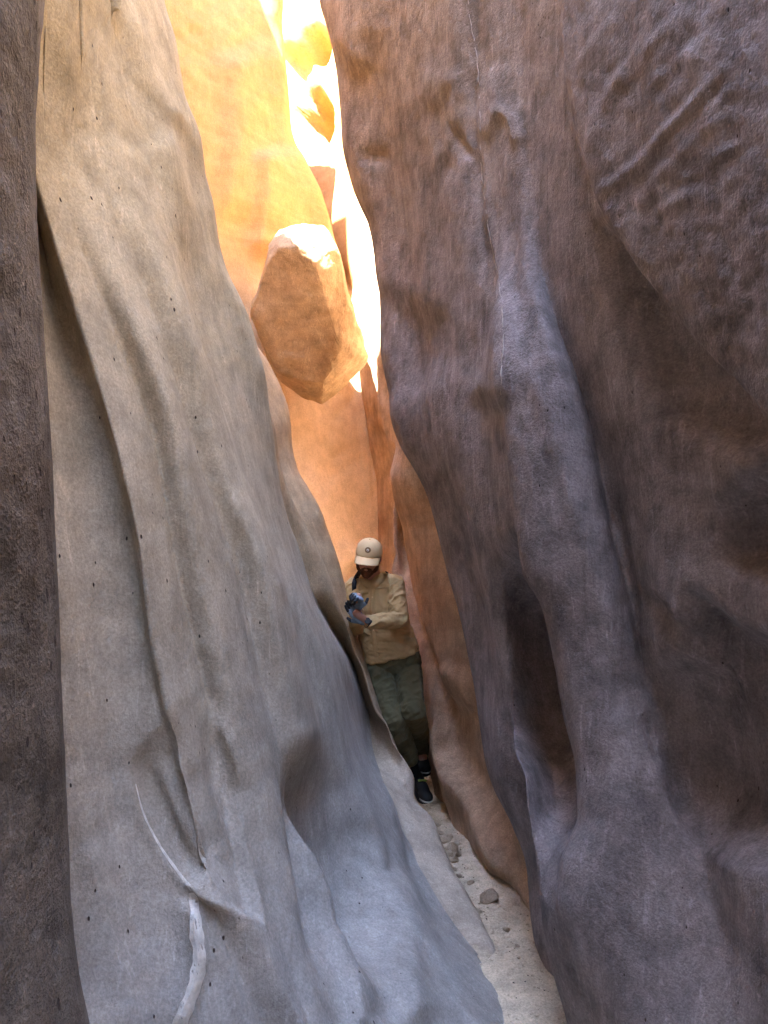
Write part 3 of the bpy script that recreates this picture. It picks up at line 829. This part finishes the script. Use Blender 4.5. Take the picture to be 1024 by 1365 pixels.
# ---- pale mineral vein running down the right wall
PXr, PYr, Dr = [a.reshape(RIGHT_V.shape[:2]) for a in project(RIGHT_V.reshape(-1, 3))]
def on_right(px, py):
    r = int(np.argmin(np.abs(ROWS - py)))
    lo, hi = RCR[2], RCR[12]
    rr = slice(max(r-4, 0), r+5)
    e = (PXr[rr, lo:hi]-px)**2 + (PYr[rr, lo:hi]-py)**2 + (Dr[rr, lo:hi]*0.5)
    k = np.unravel_index(np.nanargmin(e), e.shape)
    return RIGHT_V[rr, lo:hi][k], P(px, py, Dr[rr, lo:hi][k])
vein = [(622,-40),(626,20),(636,80),(640,150),(641,210),(646,262),(652,310),(662,360),(669,410),(671,450),(668,500),(667,540)]
pts = [on_right(*q)[1] + 0.004*(CAM - on_right(*q)[1])/2.5 for q in smooth_line(vein, 130)]
bm = bmesh.new(); prev = None
for i, p in enumerate(pts):
    rr = 0.0014 + 0.0018*abs(math.sin(i*0.7)*math.sin(i*0.23))
    j = 0.0015*np.array([math.sin(i*1.3), 0, 0])
    ring = [bm.verts.new(p + j + rr*np.array([math.cos(a), -0.6*abs(math.cos(a))*0 + 0.8*math.sin(a), 0])) for a in np.linspace(0, 2*math.pi, 6, endpoint=False)]
    if prev and not (i % 17 in (5, 6) or i % 29 in (11, 12, 13)):
        for k in range(6): bm.faces.new((prev[k], prev[(k+1) % 6], ring[(k+1) % 6], ring[k]))
    prev = ring
plain_mat('calcite', (0.50, 0.42, 0.36), 0.8, 0.5, 40)
vo = bm_to_obj('mineral_vein', bm, 'calcite', bpy.data.objects['canyon_wall_right'])

# ---- sky light on the left wall, painted as pale slabs that follow its surface
PXl, PYl, Dl = [a.reshape(LEFT_V.shape[:2]) for a in project(LEFT_V.reshape(-1, 3))]
def on_left(px, py):
    r = int(np.argmin(np.abs(ROWS - py))); rr = slice(max(r-5, 0), r+6)
    sub = (rr, slice(RC[9], RIB_COL))
    e = (PXl[sub]-px)**2 + (PYl[sub]-py)**2
    o = np.argsort(e.ravel())[:6]
    wgt = 1/(e.ravel()[o] + 2.0)
    return P(px, py, (Dl[sub].ravel()[o]*wgt).sum()/wgt.sum())
plain_mat('painted_lit_edge', (0.80, 0.74, 0.66), 0.9, 0.45, 38, 1.0)
def lit_edge(line, widths, lift=0.0016):
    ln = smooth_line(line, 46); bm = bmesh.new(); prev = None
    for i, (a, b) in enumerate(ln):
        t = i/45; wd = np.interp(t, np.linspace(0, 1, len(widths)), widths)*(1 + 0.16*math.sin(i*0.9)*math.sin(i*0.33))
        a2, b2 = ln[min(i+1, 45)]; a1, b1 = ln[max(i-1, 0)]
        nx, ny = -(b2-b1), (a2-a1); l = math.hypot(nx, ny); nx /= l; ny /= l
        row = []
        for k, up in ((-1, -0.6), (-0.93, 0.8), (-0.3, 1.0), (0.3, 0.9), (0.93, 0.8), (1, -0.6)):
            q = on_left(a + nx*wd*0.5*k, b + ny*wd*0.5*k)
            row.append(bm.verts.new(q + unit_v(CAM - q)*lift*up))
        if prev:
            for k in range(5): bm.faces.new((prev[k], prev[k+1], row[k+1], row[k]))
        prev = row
    return bm_to_obj('painted_lit_edge', bm, 'painted_lit_edge', bpy.data.objects['canyon_wall_left'], smooth=False)
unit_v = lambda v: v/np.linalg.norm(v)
lit_edge([(256,1190),(260,1215),(262,1245),(266,1275),(262,1305),(252,1335),(240,1365),(232,1395)], [10, 15, 19, 18, 20, 18, 22, 20])
lit_edge([(181,1045),(190,1080),(212,1125),(238,1163),(256,1186)], [1.5, 2.5, 3, 4, 5])

# ---- stones and gravel on the floor
def ground_at(px, py):
    p0 = CAM; dr = P(px, py, 1.0) - CAM
    t = 1.0
    for _ in range(30):
        q = p0 + dr*t
        z = ground_z(q[None, :2])[0]
        t = (z - p0[2]) / dr[2]
    return p0 + dr*t
def stone_mesh(seed, sub=3, rough=0.22):
    bm = bmesh.new(); bmesh.ops.create_icosphere(bm, subdivisions=sub, radius=1.0)
    co = np.array([v.co for v in bm.verts])
    rs = np.random.default_rng(seed)
    for _ in range(7):                       # knock flat faces off the ball
        n = rs.normal(size=3); n /= np.linalg.norm(n); off = rs.uniform(0.55, 0.85)
        dd = co @ n - off
        co -= np.outer(np.maximum(dd, 0), n)*0.9
    co *= (1 + rough*fbm(co*1.2 + seed*7.7, 3))[:, None]
    for v, c in zip(bm.verts, co): v.co = c
    me = bpy.data.meshes.new('stone'); bm.to_mesh(me); bm.free()
    me.polygons.foreach_set('use_smooth', np.ones(len(me.polygons), bool))
    me.materials.append(MATS['floor_stone'])
    return me
meshes = [stone_mesh(k) for k in range(5)]
spots = [(652,1200,15,'rounded pinkish stone, largest on the sandy floor, against the right wall foot', 'stone', None)]
spots += [(px, py, r, 'broken tan stone in the rubble patch on the floor below the man\'s shoe', 'stone', 'rubble stones on the canyon floor')
          for px, py, r in ((594,1122,8),(605,1132,10),(596,1142,9),(606,1148,7),(588,1112,6),(600,1116,6),(612,1140,6),(583,1100,5),(603,1160,6),(612,1168,5),(608,1126,6),(597,1132,6))]
spots += [(px, py, r, 'small loose stone lying alone on open sand of the floor', 'stone', 'loose stones on open sand')
          for px, py, r in ((676,1240,6),(628,1178,5),(640,1216,5),(690,1262,4))]
for i, (px, py, r, lab, cat, grp) in enumerate(spots):
    g = ground_at(px, py); dist = (g - CAM) @ FWD; rad = r*dist/FPX
    o = bpy.data.objects.new('stone', meshes[i % 5]); COL.objects.link(o)
    o.location = g + np.array([0, 0, rad*0.15]); o.scale = (rad, rad*RNG.uniform(0.8, 1.1), rad*RNG.uniform(0.5, 0.75))
    o.rotation_euler = (RNG.uniform(-0.4, 0.4), RNG.uniform(-0.4, 0.4), RNG.uniform(0, 6))
    tag(o, lab, cat, grp)
# gravel: thousands of grains, one mass
base = stone_mesh(40, 1, 0.25)
bv = get_co(base); bf = np.array([p.vertices[:] for p in base.polygons])
nv = 9000
gxy = np.stack([RNG.uniform(-0.3, 1.6, nv), RNG.uniform(1.6, 6.0, nv)], -1)
gz = ground_z(gxy)
VV = []; FF = []
for k in range(nv):
    s = 0.002 + 0.008*RNG.random()**4
    a = RNG.uniform(0, 6.28); ca, sa = math.cos(a), math.sin(a)
    v = bv*np.array([s, s*0.8, s*0.6])
    v = np.stack([v[:, 0]*ca - v[:, 1]*sa, v[:, 0]*sa + v[:, 1]*ca, v[:, 2]], -1) + np.array([gxy[k, 0], gxy[k, 1], gz[k] + 0.2*s])
    VV.append(v); FF.append(bf + k*len(bv))
gv = mesh_obj('gravel', np.concatenate(VV), np.concatenate(FF), 'sand_floor')
gv['kind'] = 'stuff'; gv['label'] = 'fine pale gravel scattered over the sandy canyon floor'
# ------------------------------------------------------------------ the man leaning in the slot
plain_mat('shirt_cloth', (0.60, 0.41, 0.19), 0.85, 0.12, 60, 0.25, sheen=0.1)
plain_mat('trouser_cloth', (0.135, 0.125, 0.066), 0.85, 0.2, 50, 0.25, sheen=0.1)
plain_mat('cap_cloth', (0.80, 0.57, 0.31), 0.85, 0.08, 90, 0.15)
plain_mat('skin', (0.55, 0.27, 0.18), 0.55, 0.15, 35, 0.1)
plain_mat('beard_hair', (0.15, 0.065, 0.038), 0.8, 0.5, 160, 0.8)
plain_mat('glove_knit', (0.22, 0.29, 0.36), 0.8, 0.25, 90, 0.3)
plain_mat('glove_rubber', (0.035, 0.04, 0.05), 0.6, 0.2, 60, 0.2)
plain_mat('black_strap', (0.022, 0.020, 0.024), 0.7, 0.2, 60, 0.2)
plain_mat('black_sock', (0.012, 0.012, 0.013), 0.9, 0.3, 80, 0.3)
plain_mat('shoe_fabric', (0.022, 0.024, 0.026), 0.6, 0.3, 60, 0.3)
plain_mat('shoe_rubber', (0.55, 0.55, 0.52), 0.6, 0.1, 40, 0.1)
plain_mat('lime_tab', (0.35, 0.50, 0.12), 0.6, 0.1, 40, 0.1)
plain_mat('emblem_brown', (0.25, 0.14, 0.06), 0.7, 0.2, 80, 0.1)
plain_mat('emblem_white', (0.75, 0.68, 0.55), 0.7, 0.1, 80, 0.1)
plain_mat('watch_black', (0.03, 0.028, 0.03), 0.4, 0.2, 50, 0.1)
plain_mat('eye_white', (0.6, 0.55, 0.5), 0.3, 0.1, 30, 0.0)

def unit(v):
    v = np.asarray(v, float); return v/np.linalg.norm(v)
def add_capsule(bm, p0, r0, p1, r1, seg=2):
    b2 = bmesh.new()
    for p, r in ((p0, r0), (p1, r1)):
        bmesh.ops.create_icosphere(b2, subdivisions=seg, radius=r, matrix=Matrix.Translation(Vector(p)))
    bmesh.ops.convex_hull(b2, input=list(b2.verts))
    bmesh.ops.delete(b2, geom=[v for v in b2.verts if not v.link_faces], context='VERTS')
    me = bpy.data.meshes.new('t'); b2.to_mesh(me); b2.free(); bm.from_mesh(me); bpy.data.meshes.remove(me)
def add_ellipsoid(bm, c, ax, radii, seg=3):
    M = Matrix(((ax[0][0]*radii[0], ax[1][0]*radii[1], ax[2][0]*radii[2], c[0]),
                (ax[0][1]*radii[0], ax[1][1]*radii[1], ax[2][1]*radii[2], c[1]),
                (ax[0][2]*radii[0], ax[1][2]*radii[1], ax[2][2]*radii[2], c[2]), (0, 0, 0, 1)))
    bmesh.ops.create_icosphere(bm, subdivisions=seg, radius=1.0, matrix=M)
def add_rings(bm, rings, n=28):
    """rings: (centre, side axis, front axis, half width, half depth)"""
    prev = None; first = None
    for c, s, f, a, b in rings:
        ring = []
        for t in np.linspace(0, 2*math.pi, n, endpoint=False):
            ct, st = math.cos(t), math.sin(t)
            e = 0.85
            ring.append(bm.verts.new(np.asarray(c) + s*a*math.copysign(abs(ct)**e, ct) + f*b*math.copysign(abs(st)**e, st)))
        if prev:
            for k in range(n): bm.faces.new((prev[k], prev[(k+1) % n], ring[(k+1) % n], ring[k]))
        else: first = ring
        prev = ring
    bm.faces.new(first[::-1]); bm.faces.new(prev)
    bmesh.ops.recalc_face_normals(bm, faces=bm.faces)
def remeshed(name, bm, voxel, smooth, mat, parent, disp=None):
    o = bm_to_obj('temp', bm, None)
    m = o.modifiers.new('r', 'REMESH'); m.mode = 'VOXEL'; m.voxel_size = voxel
    s = o.modifiers.new('s', 'SMOOTH'); s.factor = 0.5; s.iterations = smooth
    me = evaluated(o); me.name = name
    if disp:
        co = get_co(me); set_co(me, co + get_no(me)*disp(co)[:, None])
    me.polygons.foreach_set('use_smooth', np.ones(len(me.polygons), bool))
    ob = bpy.data.objects.new(name, me); COL.objects.link(ob)
    me.materials.clear(); me.materials.append(MATS[mat])
    ob.parent = parent
    return ob

J = {k: P(*v) for k, v in dict(
    hip=(521,872,4.79), hipR=(542,886,4.80), hipL=(503,890,4.77), waist=(512,838,4.80), chest=(504,802,4.78), shm=(499,776,4.77),
    shL=(473,783,4.75), shR=(526,779,4.75), neck=(496,769,4.75), head=(491.5,742,4.69),
    elR=(533,826,4.60), wrR=(490,829,4.46), haR=(474,818,4.41),
    elL=(474,836,4.66), wrL=(477,811,4.45), haL=(478,795,4.42),
    knL=(524,957,4.60), anL=(549,1018,4.76), knR=(551,947,4.58), anR=(563,998,4.98)).items()}
man = bpy.data.objects.new('person', None); COL.objects.link(man)
MAN0 = P(566, 1072, 4.72); MAN0[2] = ground_z(MAN0[None, :2])[0]
man.location = MAN0
tag(man, 'person in cream cap, khaki shirt and olive trousers leaning between walls, looking down', 'person')
# parts are built in world metres; this keeps them there under the empty
bpy.context.view_layer.update()
INV = man.matrix_world.inverted()
def settle(o):
    o.data.transform(INV); return o

ub = unit(J['shm'] - J['hip']); sd = unit(J['shR'] - J['shL'] + 0.6*(J['hipR'] - J['hipL']))
sd = unit(sd - ub*(sd @ ub)); fr = np.cross(sd, ub)
if fr[1] > 0: fr = -fr
# head frame: turned down and a little to the picture's left
hf = unit([-0.10, -0.93, -0.30]); hr = unit(np.cross(hf, [0.12, 0.12, 1.0])); hu = np.cross(hr, hf)
if hu[2] < 0: hu = -hu
H = J['head']
def hp(r, u, f): return H + hr*r + hu*u + hf*f

# -- body: one continuous figure
bm = bmesh.new()
add_ellipsoid(bm, hp(0, 0.02, -0.015), (hr, hf, hu), (0.073, 0.092, 0.095))
add_ellipsoid(bm, hp(0, -0.035, 0.025), (hr, hf, hu), (0.060, 0.062, 0.075))
add_capsule(bm, hp(0, -0.085, 0.055), 0.030, hp(0, -0.06, 0.02), 0.048)
add_capsule(bm, hp(0, 0.008, 0.086), 0.009, hp(0, -0.030, 0.104), 0.013)
for s in (-1, 1):
    add_capsule(bm, hp(0.012*s, 0.022, 0.082), 0.010, hp(0.046*s, 0.020, 0.066), 0.010)
    add_capsule(bm, hp(0.030*s, -0.028, 0.062), 0.020, hp(0.045*s, -0.025, 0.045), 0.020)
    add_ellipsoid(bm, hp(0.074*s, -0.01, -0.012), (hr, hf, hu), (0.010, 0.020, 0.033))
    add_capsule(bm, hp(-0.004*s, -0.055, 0.084), 0.008, hp(0.016*s, -0.057, 0.078), 0.007)
add_capsule(bm, hp(0, -0.03, -0.03), 0.055, J['neck'] - ub*0.02, 0.058)
add_rings(bm, [(J['hip'] - ub*0.08, sd, fr, 0.10, 0.08), (J['hip'], sd, fr, 0.145, 0.10), (J['waist'], sd, fr, 0.135, 0.09),
               (J['chest'], sd, fr, 0.150, 0.10), (J['shm'] + ub*0.005, sd, fr, 0.140, 0.075), (J['shm'] + ub*0.04, sd, fr, 0.06, 0.05)])
for a, e, w, h in (('shR', 'elR', 'wrR', 'haR'), ('shL', 'elL', 'wrL', 'haL')):
    add_capsule(bm, J['shm'], 0.06, J[a], 0.052)
    add_capsule(bm, J[a], 0.050, J[e], 0.040); add_capsule(bm, J[e], 0.040, J[w], 0.027); add_capsule(bm, J[w], 0.027, J[h], 0.022)
for a, e, w in (('hipR', 'knR', 'anR'), ('hipL', 'knL', 'anL')):
    add_capsule(bm, J[a], 0.078, J[e], 0.050); add_capsule(bm, J[e], 0.050, J[w], 0.034)
foot_dir = unit(P(570, 1064, 4.66) - P(557, 1038, 4.82))
add_capsule(bm, J['anL'], 0.032, P(556, 1037, 4.80), 0.030); add_capsule(bm, P(556, 1040, 4.80), 0.03, P(567, 1060, 4.70), 0.03)
add_capsule(bm, J['anR'], 0.032, P(564, 1012, 4.92), 0.03)
body = settle(remeshed('body', bm, 0.007, 3, 'skin', man))
# eyes
for s in (-1, 1):
    bm = bmesh.new(); bmesh.ops.create_uvsphere(bm, u_segments=12, v_segments=8, radius=0.011, matrix=Matrix.Translation(Vector(hp(0.030*s, 0.004, 0.073))))
    settle(bm_to_obj('eye', bm, 'eye_white', man))
# beard and hair
bm = bmesh.new()
add_capsule(bm, hp(0, -0.098, 0.060), 0.030, hp(0, -0.075, 0.035), 0.05)
for s in (-1, 1):
    add_capsule(bm, hp(0.045*s, -0.065, 0.035), 0.026, hp(0.064*s, -0.010, 0.0), 0.016)
    add_capsule(bm, hp(0.0, -0.043, 0.090), 0.007, hp(0.026*s, -0.060, 0.074), 0.009)
settle(remeshed('beard', bm, 0.006, 2, 'beard_hair', man, lambda c: 0.003*fbm(c*70, 2)))
bm = bmesh.new()
add_ellipsoid(bm, hp(0, 0.012, -0.045), (hr, hf, hu), (0.078, 0.068, 0.085))
settle(remeshed('hair', bm, 0.008, 1, 'beard_hair', man, lambda c: 0.003*fbm(c*60, 2)))

# -- cap
cap = None
bm = bmesh.new(); n = 36; prev = None
top = None
for i, t in enumerate(np.linspace(0, math.pi/2, 12)):
    ring = []
    for k in range(n):
        a = 2*math.pi*k/n
        seam = 1 - 0.014*math.exp(-((((a/(2*math.pi)*6) + 0.5) % 1 - 0.5)/0.07)**2)
        rr = math.cos(t)**0.75 if t < math.pi/2 - 1e-6 else 0
        ring.append((0.086*rr*seam*math.cos(a), 0.020 + 0.094*math.sin(t)**0.95, -0.006 + 0.104*rr*seam*math.sin(a)))
    if rr == 0:
        top = bm.verts.new(hp(0, 0.114, -0.006))
        for k in range(n): bm.faces.new((prev[k], prev[(k+1) % n], top))
        break
    ring = [bm.verts.new(hp(*q)) for q in ring]
    if prev:
        for k in range(n): bm.faces.new((prev[k], prev[(k+1) % n], ring[(k+1) % n], ring[k]))
    prev = ring
bmesh.ops.recalc_face_normals(bm, faces=bm.faces)
cap = settle(bm_to_obj('cap', bm, 'cap_cloth', man))
sol = cap.modifiers.new('s', 'SOLIDIFY'); sol.thickness = 0.003
bm = bmesh.new(); nu, nvv = 18, 8
grid = {}
for i in range(nu + 1):
    a = -1.12 + 2.24*i/nu
    for j in range(nvv + 1):
        v = j/nvv
        ex = 0.086*math.sin(a); ef = -0.006 + 0.104*math.cos(a)
        reach = 0.082*v*(math.cos(a*0.95)**0.6)
        rx = ex*(1 + 0.02*v); ff = ef + reach
        uu = 0.026 - 0.028*(ex/0.086)**2*(0.4 + 0.6*v) - 0.020*v
        grid[i, j] = bm.verts.new(hp(rx, uu, ff))
for i in range(nu):
    for j in range(nvv): bm.faces.new((grid[i, j], grid[i+1, j], grid[i+1, j+1], grid[i, j+1]))
brim = settle(bm_to_obj('brim', bm, 'cap_cloth', man)); brim.parent = cap
sol = brim.modifiers.new('s', 'SOLIDIFY'); sol.thickness = 0.004
def disc(c, nrm, r, thick, mat, name, parent, n=20):
    q = Vector(nrm).to_track_quat('Z', 'Y').to_matrix().to_4x4()
    b = bmesh.new(); bmesh.ops.create_cone(b, cap_ends=True, segments=n, radius1=r, radius2=r*0.94, depth=thick, matrix=Matrix.Translation(Vector(c)) @ q)
    o = settle(bm_to_obj(name, b, mat, man, smooth=False)); o.parent = parent; return o
en = unit(hf*0.92 + hu*0.42)
ec = hp(0.0, 0.070, 0.082)
disc(ec + en*0.004, en, 0.019, 0.004, 'emblem_brown', 'emblem', cap)
disc(ec + en*0.006, en, 0.0080, 0.004, 'emblem_white', 'emblem_centre', cap)
disc(ec + en*0.008 - hu*0.003, en, 0.0035, 0.004, 'emblem_brown', 'emblem_dot', cap)
disc(hp(0, 0.116, -0.006), hu, 0.007, 0.005, 'cap_cloth', 'button', cap)

# -- shirt
def wrinkle_shirt(c):
    w = fbm(aniso(c, ub*0.8 + 0.6*sd, 2.6)*13, 2); v = fbm(aniso(c, sd - 0.3*ub, 3.5)*22 + 9, 2)
    low = smooth01(((J['chest'] - c) @ ub + 0.02)/0.10)
    return 0.028*(0.3 - np.abs(w))*(1 - 0.5*low) + 0.028*(0.26 - np.abs(v))*low + 0.004*fbm(c*30, 2)
bm = bmesh.new()
rings = [(J['hip'] - ub*0.010 + sd*0.0, sd, fr, 0.186, 0.140), (J['hip'] + ub*0.06, sd, fr, 0.176, 0.136), (J['waist'], sd, fr, 0.166, 0.126),
         (J['chest'] - ub*0.03, sd, fr, 0.168, 0.126), (J['chest'] + ub*0.04, sd, fr, 0.172, 0.122), (J['shm'] - ub*0.012, sd, fr, 0.150, 0.100),
         (J['shm'] + ub*0.020, sd, fr, 0.110, 0.082), (J['shm'] + ub*0.050, sd, fr, 0.062, 0.062)]
add_rings(bm, rings, 40)
cuffR = J['elR'] + (J['wrR'] - J['elR'])*0.92; cuffL = J['elL'] + (J['wrL'] - J['elL'])*0.75
for a in ('shR', 'shL'):
    add_capsule(bm, J['shm'] - ub*0.005, 0.066, J[a], 0.056)
shirt = remeshed('shirt', bm, 0.0065, 3, 'shirt_cloth', man, wrinkle_shirt)
sleeves = []
for a, e, cf in (('shR', 'elR', cuffR), ('shL', 'elL', cuffL)):
    bs = bmesh.new()
    add_capsule(bs, J[a] + (J['shm'] - J[a])*0.25, 0.056, J[a], 0.064); add_capsule(bs, J[a], 0.064, J[e], 0.052); add_capsule(bs, J[e], 0.053, cf, 0.040)
    ax = unit(J[e] - J[a])
    def wrinkle_sleeve(c, ax=ax):
        side = unit(np.cross(ax, fr))
        w = fbm(aniso(c, side + 0.5*ax, 3.0)*19, 2)
        return 0.032*(0.26 - np.abs(w)) + 0.005*fbm(c*34, 2)
    sleeves.append(remeshed('sleeve', bs, 0.006, 2, 'shirt_cloth', man, wrinkle_sleeve))
shirt_bvh = BVHTree.FromPolygons([tuple(v.co) for v in shirt.data.vertices], [tuple(p.vertices) for p in shirt.data.polygons])
settle(shirt)
for s in sleeves: settle(s); s.parent = shirt
def on_shirt(px, py):
    o = Vector(CAM); d = Vector(P(px, py, 1.0) - CAM).normalized()
    hit = shirt_bvh.ray_cast(o, d)
    return np.array(hit[0]) if hit[0] is not None and hit[0].y < 5.2 else P(px, py, 4.66)
def ribbon(name, line, width, lift, mat, parent, n=16, thick=0.004, closed=False):
    """a strip of cloth laid on the shirt along a line, with its own thickness"""
    ln = smooth_line(line, n)
    bm = bmesh.new(); cen = [on_shirt(*q) for q in ln]
    prev = None
    for i, c in enumerate(cen):
        t = unit(cen[min(i+1, n-1)] - cen[max(i-1, 0)]); vw = unit(CAM - c); s = unit(np.cross(t, vw))
        row = [bm.verts.new(c + vw*(lift + (thick if up else -thick)) + s*width*0.5*k) for k, up in ((-1, 0), (-0.9, 1), (0.9, 1), (1, 0))]
        if prev:
            for k in range(3): bm.faces.new((prev[k], prev[k+1], row[k+1], row[k]))
        prev = row
    o = settle(bm_to_obj(name, bm, mat, man)); o.parent = parent
    return o
ribbon('placket', [(497,785),(496,810),(497,835),(499,856),(502,876)], 0.030, 0.003, 'shirt_cloth', shirt, 20)
for ln in ([(503,783),(512,781),(521,783)], [(480,791),(486,789),(491,789)]):
    ribbon('pocket_flap', ln, 0.030, 0.003, 'shirt_cloth', shirt, 8)
for ln in ([(482,767),(485,774),(492,781)], [(514,763),(508,772),(499,781)]):
    ribbon('collar', ln, 0.042, 0.012, 'shirt_cloth', shirt, 10, 0.005)
ribbon('pack_strap', [(480,762),(475,770),(472,780),(473,792)], 0.030, 0.006, 'black_strap', man, 14, 0.005)
ribbon('pack_strap', [(516,762),(513,767),(511,772)], 0.020, 0.008, 'black_strap', man, 8, 0.004)
for q in ((496.5,796),(496.5,818),(498,840)):
    disc(on_shirt(*q) + unit(CAM - on_shirt(*q))*0.008, unit(CAM - on_shirt(*q)), 0.0055, 0.003, 'cap_cloth', 'button', shirt, 10)

# -- trousers
def wrinkle_tr(c):
    w = fbm(aniso(c, (0.85, 0.1, 0.5), 3.0)*16, 2); v = fbm(aniso(c, (0.5, 0.0, -0.85), 2.5)*14 + 5, 2)
    return 0.032*(0.26 - np.abs(w)) + 0.014*(0.26 - np.abs(v)) + 0.004*fbm(c*30 + 3, 2)
bm = bmesh.new()
add_rings(bm, [(J['hip'] + ub*0.045, sd, fr, 0.160, 0.115), (J['hip'], sd, fr, 0.176, 0.122), (J['hip'] - ub*0.07, sd, fr, 0.180, 0.120), (J['hip'] - ub*0.12, sd, fr, 0.13, 0.09)], 36)
cuff = J['knL'] + (J['anL'] - J['knL'])*0.86
trousers = settle(remeshed('trousers', bm, 0.0065, 3, 'trouser_cloth', man, wrinkle_tr))
for a, k, e, r0 in (('hipL', 'knL', cuff, 0.096), ('hipR', 'knR', J['anR'], 0.094)):
    bs = bmesh.new()
    add_capsule(bs, J[a], r0, J[k], 0.073); add_capsule(bs, J[k], 0.073, e, 0.056)
    tl = settle(remeshed('trouser_leg', bs, 0.006, 2, 'trouser_cloth', man, wrinkle_tr)); tl.parent = trousers

# -- sock, shoes
bm = bmesh.new(); add_capsule(bm, J['anL'] - (J['anL'] - J['knL'])*0.2, 0.040, P(556, 1038, 4.80), 0.040)
settle(remeshed('sock', bm, 0.007, 2, 'black_sock', man))
def shoe(heel, toe, up):
    f = unit(toe - heel); s = unit(np.cross(f, up)); u = np.cross(s, f)
    L = np.linalg.norm(toe - heel)
    b = bmesh.new()
    add_ellipsoid(b, heel + f*0.02 + u*0.012, (s, f, u), (0.040, 0.055, 0.050))
    add_ellipsoid(b, heel + f*L*0.5 + u*0.004, (s, f, u), (0.043, L*0.5, 0.042))
    add_ellipsoid(b, toe - f*0.02 - u*0.006, (s, f, u), (0.047, 0.060, 0.032))
    o = settle(remeshed('shoe', b, 0.006, 3, 'shoe_fabric', man))
    b = bmesh.new(); rings = []
    for t, w in ((-0.05, 0.030), (0.0, 0.042), (0.3, 0.040), (0.6, 0.047), (0.9, 0.050), (1.0, 0.044), (1.12, 0.022)):
        rings.append((heel + f*L*t - u*0.038, s, u, w, 0.012))
    add_rings(b, rings, 16)
    so = settle(bm_to_obj('sole', b, 'black_strap', man)); so.parent = o
    b = bmesh.new(); add_capsule(b, heel + f*L*0.42 + u*0.045 + s*0.020, 0.008, heel + f*L*0.42 + u*0.045 - s*0.024, 0.008)
    lt = settle(bm_to_obj('tab', b, 'lime_tab', man)); lt.parent = o
    b = bmesh.new(); prev = None
    for a in np.linspace(-1.2, 1.2, 10):
        c = toe - f*0.03 + f*0.075*math.cos(a)*0.9 + s*0.047*math.sin(a) - u*0.016
        ring = [b.verts.new(c + 0.006*(u*math.cos(k) + f*math.sin(k))) for k in np.linspace(0, 6.28, 6, endpoint=False)]
        if prev:
            for k in range(6): b.faces.new((prev[k], prev[(k+1) % 6], ring[(k+1) % 6], ring[k]))
        prev = ring
    tr = settle(bm_to_obj('toe_trim', b, 'shoe_rubber', man)); tr.parent = o
    return o
shoe(P(556, 1040, 4.82), P(569, 1062, 4.64), np.array([0.25, -0.55, 0.8]))
shoe(P(563, 1010, 5.02), P(566, 1024, 4.86), np.array([0.1, -0.5, 0.85]))

# -- gloved hands: palm, four fingers and thumb each
def hand(wrist, palm_dir, palm_n, side, curl, mat_back, name='glove', size=1.0):
    """side: +1 thumb along cross(palm_dir, palm_n), -1 the other way; curl: bend per joint in radians"""
    f = unit(palm_dir); nrm = unit(palm_n - f*(np.dot(palm_n, f))); s = np.cross(f, nrm)*side
    b = bmesh.new(); tips = []
    K = wrist + f*0.088*size
    add_capsule(b, wrist, 0.027*size, wrist + f*0.03*size, 0.029*size)
    for q in (-0.030, -0.010, 0.010, 0.030):
        add_capsule(b, wrist + f*0.02*size + s*q*0.7*size, 0.017*size, K + s*q*size, 0.0135*size)
    for q, ln in ((0.030, 0.92), (0.010, 1.0), (-0.010, 0.95), (-0.030, 0.76)):
        p = K + s*q*size; dirv = f.copy(); tip = bmesh.new(); tips.append(tip)
        for j, (seg, r) in enumerate(((0.042, 0.0105), (0.028, 0.0095), (0.022, 0.0085))):
            ca, sa = math.cos(curl), math.sin(curl)
            dirv = unit(dirv*ca + np.cross(np.cross(f, nrm), dirv)*(-sa))
            p2 = p + dirv*seg*ln*size
            add_capsule(b if j < 1 else tip, p, (r+0.001)*size, p2, r*size)
            p = p2
    t0 = wrist + f*0.03*size + s*0.026*size + nrm*0.010
    t1 = t0 + unit(s*0.45 + f*0.8 + nrm*0.45)*0.036*size; t2 = t1 + unit(f*0.75 - s*0.25 + nrm*0.6)*0.028*size
    add_capsule(b, t0, 0.014*size, t1, 0.012*size); tip = bmesh.new(); tips.append(tip); add_capsule(tip, t1, 0.0115*size, t2, 0.0095*size)
    g = settle(remeshed(name, b, 0.0045, 2, mat_back, man))
    for tip in tips:
        ft = settle(remeshed('fingertip', tip, 0.004, 1, 'glove_rubber', man)); ft.parent = g
    return g
# palm resting on the rock, fingers up; and the other hand closed before the chest
hand(J['wrR'] + np.array([-0.03, -0.01, 0.005]), P(462, 800, 4.40) - J['wrR'], np.array([-0.8, 0.3, 0.2]), 1, 0.16, 'glove_knit', size=0.95)
hand(J['wrL'], P(479, 792, 4.40) - J['wrL'], np.array([0.5, 0.5, 0.0]), -1, 1.05, 'glove_knit', size=0.95)
# watch on the bare wrist
wa = unit(J['wrR'] - J['elR']); wc = J['wrR'] + wa*0.0
q = Vector(wa).to_track_quat('Z', 'Y').to_matrix().to_4x4()
b = bmesh.new(); bmesh.ops.create_cone(b, cap_ends=False, segments=20, radius1=0.034, radius2=0.033, depth=0.024, matrix=Matrix.Translation(Vector(wc)) @ q)
wt = settle(bm_to_obj('watch', b, 'watch_black', man)); sol = wt.modifiers.new('s', 'SOLIDIFY'); sol.thickness = 0.004
disc(wc + unit(CAM - wc + np.array([0, 0, 1.0]))*0.035, unit(CAM - wc + np.array([0, 0, 1.0])), 0.019, 0.010, 'watch_black', 'watch_face', wt)
